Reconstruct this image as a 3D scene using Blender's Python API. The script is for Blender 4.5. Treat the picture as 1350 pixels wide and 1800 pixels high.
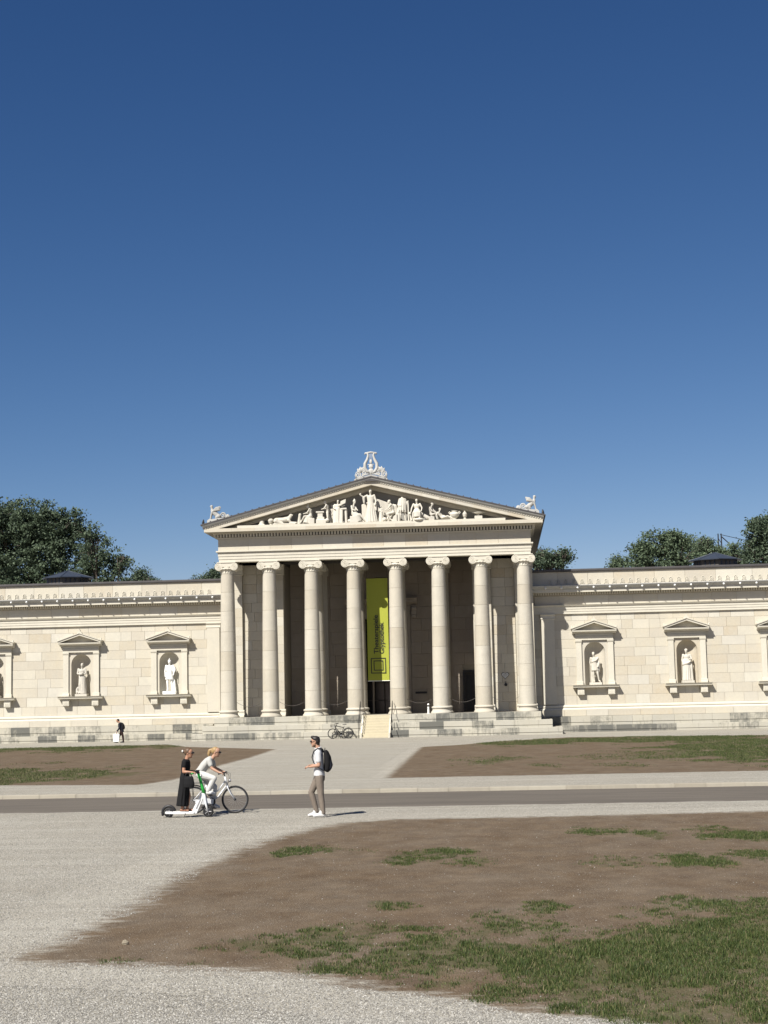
import bpy, math, random
import numpy as np
from mathutils import Vector, Matrix, Quaternion

for o in list(bpy.data.objects): bpy.data.objects.remove(o)
scene = bpy.context.scene
COL = scene.collection
R = math.radians
random.seed(7)

# ------------------------------------------------------------------ camera, sky, sun, exposure
CAM = Vector((8.429, -107.525, 2.662)); YAW = R(4.09); PITCH = R(6.676); ROLL = R(1.261); FPX = 2780.2
FW = Vector((-math.sin(YAW)*math.cos(PITCH), math.cos(YAW)*math.cos(PITCH), math.sin(PITCH)))
RT = Vector((math.cos(YAW), math.sin(YAW), 0)); UP = RT.cross(FW)
cr, sr = math.cos(ROLL), math.sin(ROLL)
r2 = RT*cr - UP*sr; u2 = RT*sr + UP*cr
cd = bpy.data.cameras.new('camera'); cam = bpy.data.objects.new('camera', cd); COL.objects.link(cam)
cam.matrix_world = Matrix(((r2.x, u2.x, -FW.x, CAM.x), (r2.y, u2.y, -FW.y, CAM.y), (r2.z, u2.z, -FW.z, CAM.z), (0, 0, 0, 1)))
cd.sensor_fit = 'HORIZONTAL'; cd.sensor_width = 36; cd.lens = 36*FPX/1350; cd.clip_start = .1; cd.clip_end = 3000
scene.camera = cam
scene.render.resolution_x = 768; scene.render.resolution_y = 1024

SUN_EL = R(45.5); SX, SY = .514, .857           # light travels to the right and towards the facade
w = bpy.data.worlds.new('World'); scene.world = w; w.use_nodes = True
nt = w.node_tree
sky = nt.nodes.new('ShaderNodeTexSky'); sky.sky_type = 'NISHITA'; sky.sun_disc = False
sky.sun_elevation = SUN_EL; sky.sun_rotation = math.atan2(-SX, -SY); sky.altitude = 500
sky.air_density = .7; sky.dust_density = .3; sky.ozone_density = 7.0
bg = nt.nodes['Background']; bg.inputs['Strength'].default_value = .05
# camera-like colour response of the clear sky, the same in every direction
_sp = nt.nodes.new('ShaderNodeSeparateColor'); _cb = nt.nodes.new('ShaderNodeCombineColor'); nt.links.new(sky.outputs['Color'], _sp.inputs[0])
for _i, (_g, _k) in enumerate(((1.6, .78), (1.25, .78), (1.0, 1.0))):
    _p = nt.nodes.new('ShaderNodeMath'); _p.operation = 'POWER'; _p.inputs[1].default_value = _g; nt.links.new(_sp.outputs[_i], _p.inputs[0])
    _m = nt.nodes.new('ShaderNodeMath'); _m.operation = 'MULTIPLY'; _m.inputs[1].default_value = _k; nt.links.new(_p.outputs[0], _m.inputs[0]); nt.links.new(_m.outputs[0], _cb.inputs[_i])
nt.links.new(_cb.outputs[0], bg.inputs['Color'])
sd = bpy.data.lights.new('sun', 'SUN'); sd.energy = 5.0; sd.angle = R(.53); sd.color = (1, .95, .87)
sun = bpy.data.objects.new('sun', sd); COL.objects.link(sun)
ld = Vector((SX*math.cos(SUN_EL), SY*math.cos(SUN_EL), -math.sin(SUN_EL)))
sun.rotation_euler = ld.to_track_quat('-Z', 'Y').to_euler(); sun.location = (-30, -60, 80)
vs = scene.view_settings; vs.view_transform = 'Standard'; vs.look = 'None'; vs.gamma = 1; vs.use_curve_mapping = False
vs.exposure = .70

def ray(px, py):
    x, y = px-675, py-900
    a, b = x*cr - y*sr, x*sr + y*cr
    return FW*FPX + RT*a - UP*b
def atY(px, py, Y):
    d = ray(px, py); return CAM + d*((Y-CAM.y)/d.y)
def atZ(px, py, Z):
    d = ray(px, py); return CAM + d*((Z-CAM.z)/d.z)

# ------------------------------------------------------------------ helpers
class MB:
    def __init__(s): s.v = []; s.f = []
    def add(s, vs_, fs):
        n = len(s.v); s.v += [tuple(p) for p in vs_]; s.f += [tuple(i+n for i in f) for f in fs]; return s
    def box(s, x0, x1, y0, y1, z0, z1):
        return s.add([(x0,y0,z0),(x1,y0,z0),(x1,y1,z0),(x0,y1,z0),(x0,y0,z1),(x1,y0,z1),(x1,y1,z1),(x0,y1,z1)],
                     [(0,3,2,1),(4,5,6,7),(0,1,5,4),(1,2,6,5),(2,3,7,6),(3,0,4,7)])
    def prism(s, poly, y0, y1):              # poly in x,z, extruded along y
        n = len(poly); vs_ = [(x, y0, z) for x, z in poly] + [(x, y1, z) for x, z in poly]
        fs = [tuple(range(n)), tuple(range(2*n-1, n-1, -1))] + [(i, i+n, (i+1) % n+n, (i+1) % n) for i in range(n)]
        return s.add(vs_, fs)
    def runx(s, prof, x0, x1):               # profile in y,z, extruded along x
        n = len(prof); vs_ = [(x0, y, z) for y, z in prof] + [(x1, y, z) for y, z in prof]
        fs = [tuple(range(n-1, -1, -1)), tuple(range(n, 2*n))] + [(i, (i+1) % n, (i+1) % n+n, i+n) for i in range(n)]
        return s.add(vs_, fs)
    def lathe(s, prof, n=24, c=(0,0,0), axis='z', cap=True):
        vs_ = []; m = len(prof)
        for r, h in prof:
            for k in range(n):
                a = 2*math.pi*k/n; p = (r*math.cos(a), r*math.sin(a), h)
                if axis == 'y': p = (p[0], h, p[1])
                if axis == 'x': p = (h, p[0], p[1])
                vs_.append((p[0]+c[0], p[1]+c[1], p[2]+c[2]))
        fs = [(j*n+k, j*n+(k+1) % n, (j+1)*n+(k+1) % n, (j+1)*n+k) for j in range(m-1) for k in range(n)]
        if cap: fs += [tuple(range(n-1, -1, -1)), tuple(range((m-1)*n, m*n))]
        return s.add(vs_, fs)
    def tube(s, pts, r, n=8, closed=False):
        pts = [Vector(p) for p in pts]; m = len(pts); vs_ = []
        rs = r if isinstance(r, (list, tuple)) else [r]*m
        nrm = None
        for i, p in enumerate(pts):
            a = pts[(i-1) % m] if closed or i else p; b = pts[(i+1) % m] if closed or i < m-1 else p
            t = (b-a).normalized()
            if nrm is None:
                nrm = t.cross(Vector((0,0,1)) if abs(t.z) < .9 else Vector((0,1,0))).normalized()
            nrm = (nrm - t*nrm.dot(t)).normalized(); bn = t.cross(nrm)
            for k in range(n):
                a_ = 2*math.pi*k/n; vs_.append(p + (nrm*math.cos(a_)+bn*math.sin(a_))*rs[i])
        L = m if closed else m-1
        fs = [(j*n+k, j*n+(k+1) % n, ((j+1) % m)*n+(k+1) % n, ((j+1) % m)*n+k) for j in range(L) for k in range(n)]
        if not closed: fs += [tuple(range(n-1, -1, -1)), tuple(range((m-1)*n, m*n))]
        return s.add(vs_, fs)
    def ell(s, c, r, nu=12, nv=8):
        if isinstance(r, (int, float)): r = (r, r, r)
        vs_ = [(c[0], c[1], c[2]-r[2])]
        for j in range(1, nv):
            ph = -math.pi/2+math.pi*j/nv
            for k in range(nu):
                a = 2*math.pi*k/nu
                vs_.append((c[0]+r[0]*math.cos(ph)*math.cos(a), c[1]+r[1]*math.cos(ph)*math.sin(a), c[2]+r[2]*math.sin(ph)))
        vs_.append((c[0], c[1], c[2]+r[2])); t = len(vs_)-1
        fs = [(0, 1+(k+1) % nu, 1+k) for k in range(nu)]
        fs += [(1+j*nu+k, 1+j*nu+(k+1) % nu, 1+(j+1)*nu+(k+1) % nu, 1+(j+1)*nu+k) for j in range(nv-2) for k in range(nu)]
        fs += [(1+(nv-2)*nu+k, 1+(nv-2)*nu+(k+1) % nu, t) for k in range(nu)]
        return s.add(vs_, fs)
    def loft(s, cs, rs, side=(1,0,0), n=14):
        cs = [Vector(c) for c in cs]; m = len(cs); side = Vector(side); vs_ = []
        for i, c in enumerate(cs):
            t = (cs[min(i+1, m-1)]-cs[max(i-1, 0)]).normalized()
            sd_ = (side - t*side.dot(t)).normalized(); nn = t.cross(sd_)
            for k in range(n):
                a = 2*math.pi*k/n; vs_.append(c + sd_*rs[i][0]*math.cos(a) + nn*rs[i][1]*math.sin(a))
        fs = [(j*n+k, j*n+(k+1) % n, (j+1)*n+(k+1) % n, (j+1)*n+k) for j in range(m-1) for k in range(n)]
        fs += [tuple(range(n-1, -1, -1)), tuple(range((m-1)*n, m*n))]
        return s.add(vs_, fs)
    def chain(s, pr):
        for p, r in pr: s.ell(p, r, 10, 7)
        for (p, r), (q, t) in zip(pr, pr[1:]):
            if (Vector(p)-Vector(q)).length > 1e-4: s.tube([p, q], [r, t], 10)
        return s
    def mesh(s, name, smooth=False):
        me = bpy.data.meshes.new(name); me.from_pydata(s.v, [], s.f)
        if smooth: me.polygons.foreach_set('use_smooth', [True]*len(me.polygons))
        return me
    def build(s, name, mat, parent=None, smooth=False, loc=None, auto=False):
        me = s.mesh(name, smooth or auto)
        if auto:
            try: me.set_sharp_from_angle(angle=R(35))
            except Exception: pass
        return link(name, me, mat, parent, loc)

def link(name, me, mat, parent=None, loc=None):
    if mat is not None and not me.materials: me.materials.append(mat)
    o = bpy.data.objects.new(name, me); COL.objects.link(o)
    if parent: o.parent = parent
    if loc is not None: o.location = loc
    return o
def tag(o, label=None, cat=None, group=None, kind=None):
    if label: o['label'] = label
    if cat: o['category'] = cat
    if group: o['group'] = group
    if kind: o['kind'] = kind
    return o
def empty(name, loc=(0,0,0), label=None, cat=None, group=None, rz=0):
    o = bpy.data.objects.new(name, None); COL.objects.link(o); o.location = loc; o.rotation_euler.z = rz
    o.empty_display_size = .2
    return tag(o, label, cat, group)
CH = {}
def copy_tree(o, parent=None):
    c = o.copy(); COL.objects.link(c); c.parent = parent
    for ch in [x for x in COL.objects if x.parent == o]: copy_tree(ch, c)
    return c
BLOBS = []
def blob(name, mb, voxel, mat, parent=None, smooth=2, fac=.5):
    o = mb.build(name, mat, parent)
    m = o.modifiers.new('r', 'REMESH'); m.mode = 'VOXEL'; m.voxel_size = voxel; m.use_smooth_shade = True
    if smooth:
        q = o.modifiers.new('s', 'SMOOTH'); q.iterations = smooth; q.factor = fac
    BLOBS.append(o); return o
def lerp(a, b, t): return a+(b-a)*t
def V(*a): return Vector(a)

# value noise for scattering
_rng = np.random.default_rng(3); _tab = _rng.random((256, 256))
def vnoise(x, y):
    xi = np.floor(x).astype(int); yi = np.floor(y).astype(int); fx = x-xi; fy = y-yi
    fx = fx*fx*(3-2*fx); fy = fy*fy*(3-2*fy)
    g = lambda a, b: _tab[a % 256, b % 256]
    return (g(xi,yi)*(1-fx)+g(xi+1,yi)*fx)*(1-fy)+(g(xi,yi+1)*(1-fx)+g(xi+1,yi+1)*fx)*fy
def fbm(x, y, o=3):
    s = 0; a = .5
    for i in range(o): s = s+a*vnoise(x*2**i+17*i, y*2**i+5*i); a *= .5
    return s/(1-.5**o)

# ------------------------------------------------------------------ materials
def newmat(name):
    m = bpy.data.materials.new(name); m.use_nodes = True
    return m, m.node_tree, m.node_tree.nodes['Principled BSDF']
class NT:
    def __init__(s, t): s.t = t
    def n(s, ty, **k):
        o = s.t.nodes.new(ty)
        for a, b in k.items():
            if a.startswith('i_'):
                key = a[2:]
                o.inputs[int(key) if key.isdigit() else key].default_value = b
            else: setattr(o, a, b)
        return o
    def l(s, a, b): s.t.links.new(a, b)
    def noise(s, vec, scale, detail=4, rough=.55):
        o = s.n('ShaderNodeTexNoise'); o.inputs['Scale'].default_value = scale; o.inputs['Detail'].default_value = detail
        o.inputs['Roughness'].default_value = rough; s.l(vec, o.inputs['Vector']); return o.outputs['Fac']
    def ramp(s, fac, stops):
        o = s.n('ShaderNodeValToRGB'); e = o.color_ramp.elements
        while len(e) < len(stops): e.new(.5)
        for el, (p, c) in zip(e, stops): el.position = p; el.color = (c, c, c, 1) if isinstance(c, (int, float)) else (*c, 1)
        s.l(fac, o.inputs['Fac']); return o.outputs['Color']
    def mix(s, fac, a, b, mode='MIX'):
        o = s.n('ShaderNodeMix', data_type='RGBA', blend_type=mode)
        for sock, v in ((o.inputs[0], fac), (o.inputs[6], a), (o.inputs[7], b)):
            if isinstance(v, (int, float)): sock.default_value = v
            elif isinstance(v, tuple): sock.default_value = (*v, 1)
            else: s.l(v, sock)
        return o.outputs[2]
    def math(s, op, a, b=0, c=None):
        o = s.n('ShaderNodeMath', operation=op)
        for i, v in enumerate((a, b) if c is None else (a, b, c)):
            if isinstance(v, (int, float)): o.inputs[i].default_value = v
            else: s.l(v, o.inputs[i])
        return o.outputs[0]
    def pos(s): return s.n('ShaderNodeNewGeometry').outputs['Position']
    def rnd(s): return s.n('ShaderNodeObjectInfo').outputs['Random']
    def scaled(s, vec, sc):
        o = s.n('ShaderNodeMapping'); o.inputs['Scale'].default_value = sc; s.l(vec, o.inputs['Vector']); return o.outputs[0]
    def bump(s, h, strength, dist, bsdf):
        o = s.n('ShaderNodeBump'); o.inputs['Strength'].default_value = strength; o.inputs['Distance'].default_value = dist
        s.l(h, o.inputs['Height']); s.l(o.outputs[0], bsdf.inputs['Normal'])
def plain(name, col, rough=.6, metal=0, var=.12, scale=8, spec=.4):
    m, t, b = newmat(name); N = NT(t)
    tc = N.n('ShaderNodeTexCoord').outputs['Object']
    f = N.noise(tc, scale, 3)
    c = N.mix(f, tuple(x*(1-var) for x in col), tuple(min(1, x*(1+var)) for x in col))
    N.l(c, b.inputs['Base Color']); b.inputs['Roughness'].default_value = rough; b.inputs['Metallic'].default_value = metal
    b.inputs['Specular IOR Level'].default_value = spec
    return m
def stone(name, cols, blotch=.25, dirt=0., stain=(.10,.10,.09), rough=.85, bump=.25, rndvar=True, K=.75, mid=.35):
    cols = [(c[0]*K*.985, c[1]*K*1.005, c[2]*K*1.02) for c in cols]; stain = tuple(x*K for x in stain)
    m, t, b = newmat(name); N = NT(t); p = N.pos()
    if rndvar:
        r = N.rnd(); st = [(i/(len(cols)-1), c) for i, c in enumerate(cols)]
        c = N.ramp(r, st)
    else: c = N.mix(N.noise(p, .5, 3), cols[0], cols[-1])
    big = N.noise(p, .9, 5, .65)
    c = N.mix(N.math('MULTIPLY', N.ramp(big, [(.35, 0), (.7, 1)]), blotch), c, tuple(x*.72 for x in cols[-1]))
    midn = N.noise(N.scaled(p, (1, 1, .55)), 2.4, 5, .68)
    c = N.mix(N.ramp(midn, [(.38, 0), (.62, mid)]), c, tuple(x*.80 for x in cols[-1]))
    fine = N.noise(p, 7, 6, .7)
    c = N.mix(N.ramp(fine, [(.3, .0), (.75, .35)]), c, tuple(min(1, x*1.12) for x in cols[0]))
    pit = N.noise(p, 22, 4, .7)
    c = N.mix(N.ramp(pit, [(.62, 0), (.74, .35)]), c, tuple(x*.5 for x in cols[-1]))
    if dirt:
        streak = N.math('ADD', N.math('MULTIPLY', N.noise(N.scaled(p, (2.2, 2.2, .30)), 1.7, 7, .75), .62), N.math('MULTIPLY', N.noise(p, 3.3, 5, .7), .38))
        rn = N.rnd()
        base = N.math('ADD', streak, N.math('MULTIPLY', N.math('SUBTRACT', rn, .5), .5))
        patch = N.noise(p, .35, 3)
        base = N.math('ADD', base, N.math('MULTIPLY', N.math('SUBTRACT', patch, .5), .5))
        k = N.ramp(base, [(.46, 0), (.57, .55), (.70, 1)])
        c = N.mix(N.math('MULTIPLY', k, dirt), c, stain)
    N.l(c, b.inputs['Base Color']); b.inputs['Roughness'].default_value = rough; b.inputs['Specular IOR Level'].default_value = .25
    h = N.math('ADD', N.math('MULTIPLY', fine, .6), N.math('MULTIPLY', pit, .5))
    N.bump(h, bump, .03, b)
    return m
CREAM = [(.66,.60,.48), (.62,.555,.43), (.70,.65,.54), (.57,.485,.35), (.67,.61,.49), (.60,.53,.40), (.71,.665,.56)]
M = {}
M['block'] = stone('limestone_blocks', [(.70,.64,.52), (.64,.575,.45), (.55,.46,.33), (.71,.665,.56), (.67,.61,.49), (.60,.52,.385), (.68,.62,.51), (.58,.51,.40), (.72,.68,.59)], .36, .12, (.35,.31,.25))
M['drum'] = stone('limestone_drums', [(.64,.585,.48), (.60,.54,.435), (.665,.62,.525), (.61,.545,.425), (.65,.60,.50)], .5, .30, (.40,.35,.27), bump=.5)
M['trim'] = stone('limestone_trim', [(.73,.675,.555), (.69,.63,.505), (.75,.70,.59)], .26, .12, (.33,.30,.24), rndvar=False)
M['joint'] = stone('mortar_joints', [(.46,.41,.33), (.40,.355,.28)], .2, rndvar=False)
M['step'] = stone('weathered_step_stone', [(.58,.545,.46), (.50,.475,.41), (.62,.575,.47), (.54,.51,.43), (.60,.55,.43)], .4, .85, (.10,.105,.10))
M['cstep'] = stone('stair_sandstone', [(.66,.58,.41), (.63,.555,.40)], .15, .08, (.3,.26,.2))
M['sculpt'] = stone('sculpture_marble', [(.74,.69,.59), (.70,.65,.545), (.78,.735,.65)], .25, .3, (.3,.27,.22), bump=.15)
M['white'] = stone('white_marble', [(1.0,.99,.96), (.97,.96,.93)], .06, rough=.6, bump=.08)
M['acro'] = stone('pale_roof_sculpture_stone', [(.60,.585,.55), (.56,.545,.50)], .3, .3, (.2,.2,.2), bump=.15)
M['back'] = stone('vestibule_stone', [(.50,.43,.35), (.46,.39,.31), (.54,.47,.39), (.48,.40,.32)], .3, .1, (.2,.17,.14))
M['floor'] = stone('portico_floor_stone', [(.55,.51,.44), (.5,.46,.39)], .3, rndvar=False)
M['roof'] = plain('dark_roof_metal', (.075,.07,.07), .5, .2, .3, 2)
M['slate'] = plain('blue_grey_lantern_roof', (.045,.055,.075), .45, .2, .2, 3)
M['soffit'] = stone('dark_stone', [(.17,.155,.135), (.12,.11,.10)], .4, .4, (.07,.07,.065), rndvar=False)  # darker stone tone for ceilings, cornice sides and dentil backing
M['darkglass'] = plain('dark_glass', (.02,.02,.022), .15, 0, .1)
M['bronze'] = plain('dark_bronze_door', (.045,.04,.036), .5, .3, .3, 4)
M['black'] = plain('black_paint', (.018,.018,.02), .45)
M['iron'] = plain('black_iron', (.03,.03,.032), .5, .4)
M['chain'] = plain('grey_rope', (.10,.09,.08), .8)
M['whitepaint'] = plain('white_paint', (.8,.8,.79), .4, 0, .04)

def gravel_color(N, p, near):
    v = N.n('ShaderNodeTexVoronoi'); v.inputs['Scale'].default_value = 46; N.l(p, v.inputs['Vector'])
    sep = N.n('ShaderNodeSeparateColor'); N.l(v.outputs['Color'], sep.inputs[0])
    c = N.ramp(sep.outputs[0], [(0, (.13,.125,.115)), (.3, (.26,.245,.22)), (.7, (.385,.365,.33)), (1, (.55,.53,.49))])
    v2 = N.n('ShaderNodeTexVoronoi'); v2.inputs['Scale'].default_value = 105; N.l(p, v2.inputs['Vector'])
    sep2 = N.n('ShaderNodeSeparateColor'); N.l(v2.outputs['Color'], sep2.inputs[0])
    c2 = N.ramp(sep2.outputs[1], [(0, (.15,.14,.125)), (.5, (.315,.295,.265)), (1, (.47,.45,.41))])
    c = N.mix(.45, c, c2)
    big = N.noise(p, .35, 5, .6)
    c = N.mix(N.ramp(big, [(.4, 0), (.65, .35)]), c, (.30,.275,.235))
    mid = N.noise(N.scaled(p, (2.2, 1.0, 1)), 1.1, 5, .65)
    c = N.mix(N.ramp(mid, [(.5, 0), (.75, .3)]), c, (.42,.40,.37))
    trk = N.noise(N.scaled(p, (.10, .85, 1)), 1.6, 4, .6)
    c = N.mix(N.ramp(trk, [(.48, 0), (.68, .35)]), c, (.46,.445,.41))
    c = N.mix(1.0, c, (.97,.962,.905), 'MULTIPLY')
    return c, v.outputs['Distance']
def mat_gravel():
    m, t, b = newmat('gravel'); N = NT(t); p = N.pos()
    c, h = gravel_color(N, p, 1)
    N.l(c, b.inputs['Base Color']); b.inputs['Roughness'].default_value = .95; b.inputs['Specular IOR Level'].default_value = .1
    N.bump(N.math('SUBTRACT', 1, h), .9, .02, b); return m
M['gravel'] = mat_gravel()
def mat_lawn():
    m, t, b = newmat('worn_lawn'); N = NT(t); p = N.pos()
    g, h = gravel_color(N, p, 1)
    at = N.n('ShaderNodeAttribute', attribute_name='cover').outputs['Fac']
    gr = N.n('ShaderNodeAttribute', attribute_name='grass').outputs['Fac']
    n1 = N.noise(N.scaled(p, (1.6, 1, 1)), 1.4, 7, .68); n2 = N.noise(p, 24, 3, .7)
    d = N.mix(N.ramp(n1, [(.35, 0), (.65, 1)]), (0.073,0.049,0.030), (0.123,0.086,0.053))
    d = N.mix(N.ramp(n2, [(.4, 0), (.7, .5)]), d, (0.148,0.109,0.070))
    v = N.n('ShaderNodeTexVoronoi'); v.inputs['Scale'].default_value = 24; N.l(p, v.inputs['Vector'])
    spk = N.ramp(v.outputs['Distance'], [(.10, 1), (.17, 0)])
    sepc = N.n('ShaderNodeSeparateColor'); N.l(v.outputs['Color'], sepc.inputs[0])
    spk = N.math('MULTIPLY', spk, N.math('GREATER_THAN', sepc.outputs[2], .62))
    d = N.mix(N.math('MULTIPLY', spk, .75), d, (.42,.39,.34))
    d = N.mix(N.ramp(N.noise(N.scaled(p, (1, .6, 1)), .9, 6, .7), [(.35, .02), (.78, .2)]), d, g)
    green = N.mix(N.noise(p, 14, 4, .7), (0.043,0.050,0.018), (0.079,0.086,0.034))
    k = N.math('ADD', gr, N.math('MULTIPLY', N.math('SUBTRACT', N.noise(N.scaled(p, (1, .7, 1)), 3.2, 6, .72), .5), 1.3))
    d = N.mix(N.ramp(k, [(.45, 0), (.75, .62)]), d, green)
    e = N.math('ADD', at, N.math('MULTIPLY', N.math('SUBTRACT', N.noise(N.scaled(p, (1.0, 2.2, 1)), 2.3, 8, .75), .5), 1.15))
    c = N.mix(N.ramp(e, [(.38, 0), (.66, 1)]), g, d)
    N.l(c, b.inputs['Base Color']); b.inputs['Roughness'].default_value = .95; b.inputs['Specular IOR Level'].default_value = .1
    N.bump(N.math('ADD', N.math('MULTIPLY', n2, .6), N.math('SUBTRACT', 1, h)), .6, .02, b); return m
M['lawn'] = mat_lawn()
def mat_road():
    m, t, b = newmat('dusty_asphalt'); N = NT(t); p = N.pos()
    s = N.noise(N.scaled(p, (.12, 2.6, 1)), 1.5, 6, .65); f = N.noise(p, 60, 3, .7)
    c = N.mix(N.ramp(s, [(.35, 0), (.68, 1)]), (0.077,0.066,0.055), (0.139,0.122,0.100))
    c = N.mix(N.ramp(f, [(.35, 0), (.7, .6)]), c, (0.158,0.140,0.116))
    patch = N.noise(N.scaled(p, (.25, .9, 1)), .8, 4)
    c = N.mix(N.ramp(patch, [(.5, 0), (.7, .45)]), c, (0.070,0.062,0.053))
    gcol, _ = gravel_color(N, p, 1); sx = N.n('ShaderNodeSeparateXYZ'); N.l(p, sx.inputs[0])
    e = N.math('ADD', N.math('MULTIPLY', N.math('ADD', sx.outputs[1], 67.3), 1.3), N.math('MULTIPLY', N.math('SUBTRACT', N.noise(N.scaled(p, (.5, 1.6, 1)), 2.0, 7, .72), .5), 1.6))
    c = N.mix(N.ramp(e, [(.1, 1), (.55, 0)]), c, gcol)
    N.l(c, b.inputs['Base Color']); b.inputs['Roughness'].default_value = .9; b.inputs['Specular IOR Level'].default_value = .2
    N.bump(f, .4, .01, b); return m
M['road'] = mat_road()
M['kerb'] = stone('kerb_granite', [(.46,.42,.34), (.42,.375,.30), (.50,.46,.385), (.44,.39,.30)], .35, .3, (.2,.18,.15))
def mat_leaf(name, a, b_, tr=.25, stops=None):
    m, t, b = newmat(name); N = NT(t)
    ri = N.n('ShaderNodeNewGeometry').outputs['Random Per Island']
    c = N.ramp(ri, stops) if stops else N.mix(ri, a, b_)
    N.l(c, b.inputs['Base Color']); b.inputs['Roughness'].default_value = .6
    b.inputs['Specular IOR Level'].default_value = .25
    tl = N.n('ShaderNodeBsdfTranslucent'); N.l(c, tl.inputs['Color'])
    mx = N.n('ShaderNodeMixShader'); mx.inputs[0].default_value = tr
    N.l(b.outputs[0], mx.inputs[1]); N.l(tl.outputs[0], mx.inputs[2]); N.l(mx.outputs[0], t.nodes['Material Output'].inputs['Surface'])
    return m
M['leaf'] = mat_leaf('dark_leaves', (0.044,0.066,0.044), (0.112,0.152,0.091))
M['leaf2'] = mat_leaf('olive_leaves', (0.055,0.083,0.052), (0.140,0.185,0.106))
M['grass'] = mat_leaf('grass_blades', (.036,.050,.015), (.088,.102,.034), .2, [(0,(.026,.042,.012)),(.45,(.055,.083,.022)),(.86,(.092,.118,.034)),(.94,(.16,.145,.065)),(1,(.24,.20,.11))])
M['bark'] = plain('bark', (.06,.05,.04), .9, 0, .4, 6)
M['pebble'] = stone('pebbles', [(.52,.50,.45), (.48,.45,.4)], .3, rndvar=False)

# ------------------------------------------------------------------ setting: ground, plaza, road, kerb
GZ = -.10
tag(MB().add([(-700,-700,GZ),(700,-700,GZ),(700,-60.66,GZ),(-700,-60.66,GZ)], [(0,1,2,3)]).build('ground', M['gravel']), kind='structure')
tag(MB().add([(-700,-60.66,0),(700,-60.66,0),(700,900,0),(-700,900,0)], [(0,1,2,3)]).build('plaza', M['gravel']), kind='structure')
tag(MB().add([(-300,-67.45,GZ+.004),(300,-67.45,GZ+.004),(300,-61.0,GZ+.004),(-300,-61.0,GZ+.004)], [(0,1,2,3)]).build('road', M['road']), kind='structure')
kb = MB().box(-300, 300, -60.98, -60.66, GZ-.2, -.012).build('kerb', M['joint']); tag(kb, kind='structure')
def rblock(w, d, h, b=.012):         # block bevelled on every visible edge; front at y=0, base at z=0, x from 0
    m = MB(); x0, x1, z0, z1 = 0, w, 0, h
    A = [(x0,d,z0),(x1,d,z0),(x1,d,z1),(x0,d,z1)]
    B = [(x0,b,z0),(x1,b,z0),(x1,b,z1),(x0,b,z1)]
    C = [(x0+b,0,z0+b),(x1-b,0,z0+b),(x1-b,0,z1-b),(x0+b,0,z1-b)]
    f = [(8,9,10,11)] + [(4+i, 4+(i+1) % 4, 8+(i+1) % 4, 8+i) for i in range(4)] + [(i, (i+1) % 4, 4+(i+1) % 4, 4+i) for i in range(4)]
    return m.add(A+B+C, f)
_bc = {}
def block(name, w, d, h, mat, parent, loc, b=.012):
    k = (round(w, 2), round(d, 3), round(h, 3), mat.name, b)
    if k not in _bc:
        _bc[k] = rblock(k[0], k[1], k[2], b).mesh(name); _bc[k].materials.append(mat)
    return link(name, _bc[k], None, parent, loc)
kerbme = {}
x = -14.0; rk = random.Random(4)
while x < 24:
    L = rk.choice([.9, 1.0, 1.1, 1.2])
    if L not in kerbme:
        kerbme[L] = MB().runx([(0,0),(.012,.098),(.03,.112),(.33,.114),(.33,0)], .006, L-.006).mesh('kerb_stone'); kerbme[L].materials.append(M['kerb'])
    link('kerb_stone', kerbme[L], None, kb, (x, -61.0+rk.uniform(-.004,.004), GZ+rk.uniform(-.003,.003))); x += L
for xa, xb in ((-300, -14.0), (x, 300)):
    tag(MB().runx([(0,0),(.012,.098),(.03,.112),(.33,.114),(.33,0)], xa, xb).build('kerb_run', M['kerb'], kb, loc=(0, -61.0, GZ)), kind='stuff')

def poly_sd(P, X, Y):
    n = len(P); d = np.full(X.shape, 1e9); ins = np.zeros(X.shape, bool)
    for i in range(n):
        ax, ay = P[i]; bx, by = P[(i+1) % n]
        ex, ey = bx-ax, by-ay
        t = np.clip(((X-ax)*ex+(Y-ay)*ey)/(ex*ex+ey*ey+1e-9), 0, 1)
        d = np.minimum(d, np.hypot(X-ax-t*ex, Y-ay-t*ey))
        c = ((ay > Y) != (by > Y)) & (X < (bx-ax)*(Y-ay)/((by-ay) if by != ay else 1e-9)+ax); ins ^= c
    return np.where(ins, d, -d)
def gpx(l, z): return [tuple(atZ(a, b, z)[:2]) for a, b in l]
def blobs_px(l, z):
    out = []
    for cx, cy, rx, ry, wt in l:
        c = atZ(cx, cy, z); e = atZ(cx+rx, cy, z); u = atZ(cx, cy-ry, z); dn = atZ(cx, cy+ry, z)
        out.append((c.x, (u.y+dn.y)/2, abs(e.x-c.x), abs(u.y-dn.y)/2, wt))
    return out
def density(bl, X, Y):
    g = np.zeros(X.shape); wx = (fbm(X*.9+3, Y*.55, 4)-.5); wy = (fbm(X*.8+40, Y*.5+9, 4)-.5)
    for cx, cy, rx, ry, wt in bl:
        q = ((X-cx+wx*rx*2.6)/rx)**2+((Y-cy+wy*ry*2.6)/ry)**2
        g = np.maximum(g, wt*np.clip(1.12*np.exp(-.75*q*q), 0, 1))
    return g
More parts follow.
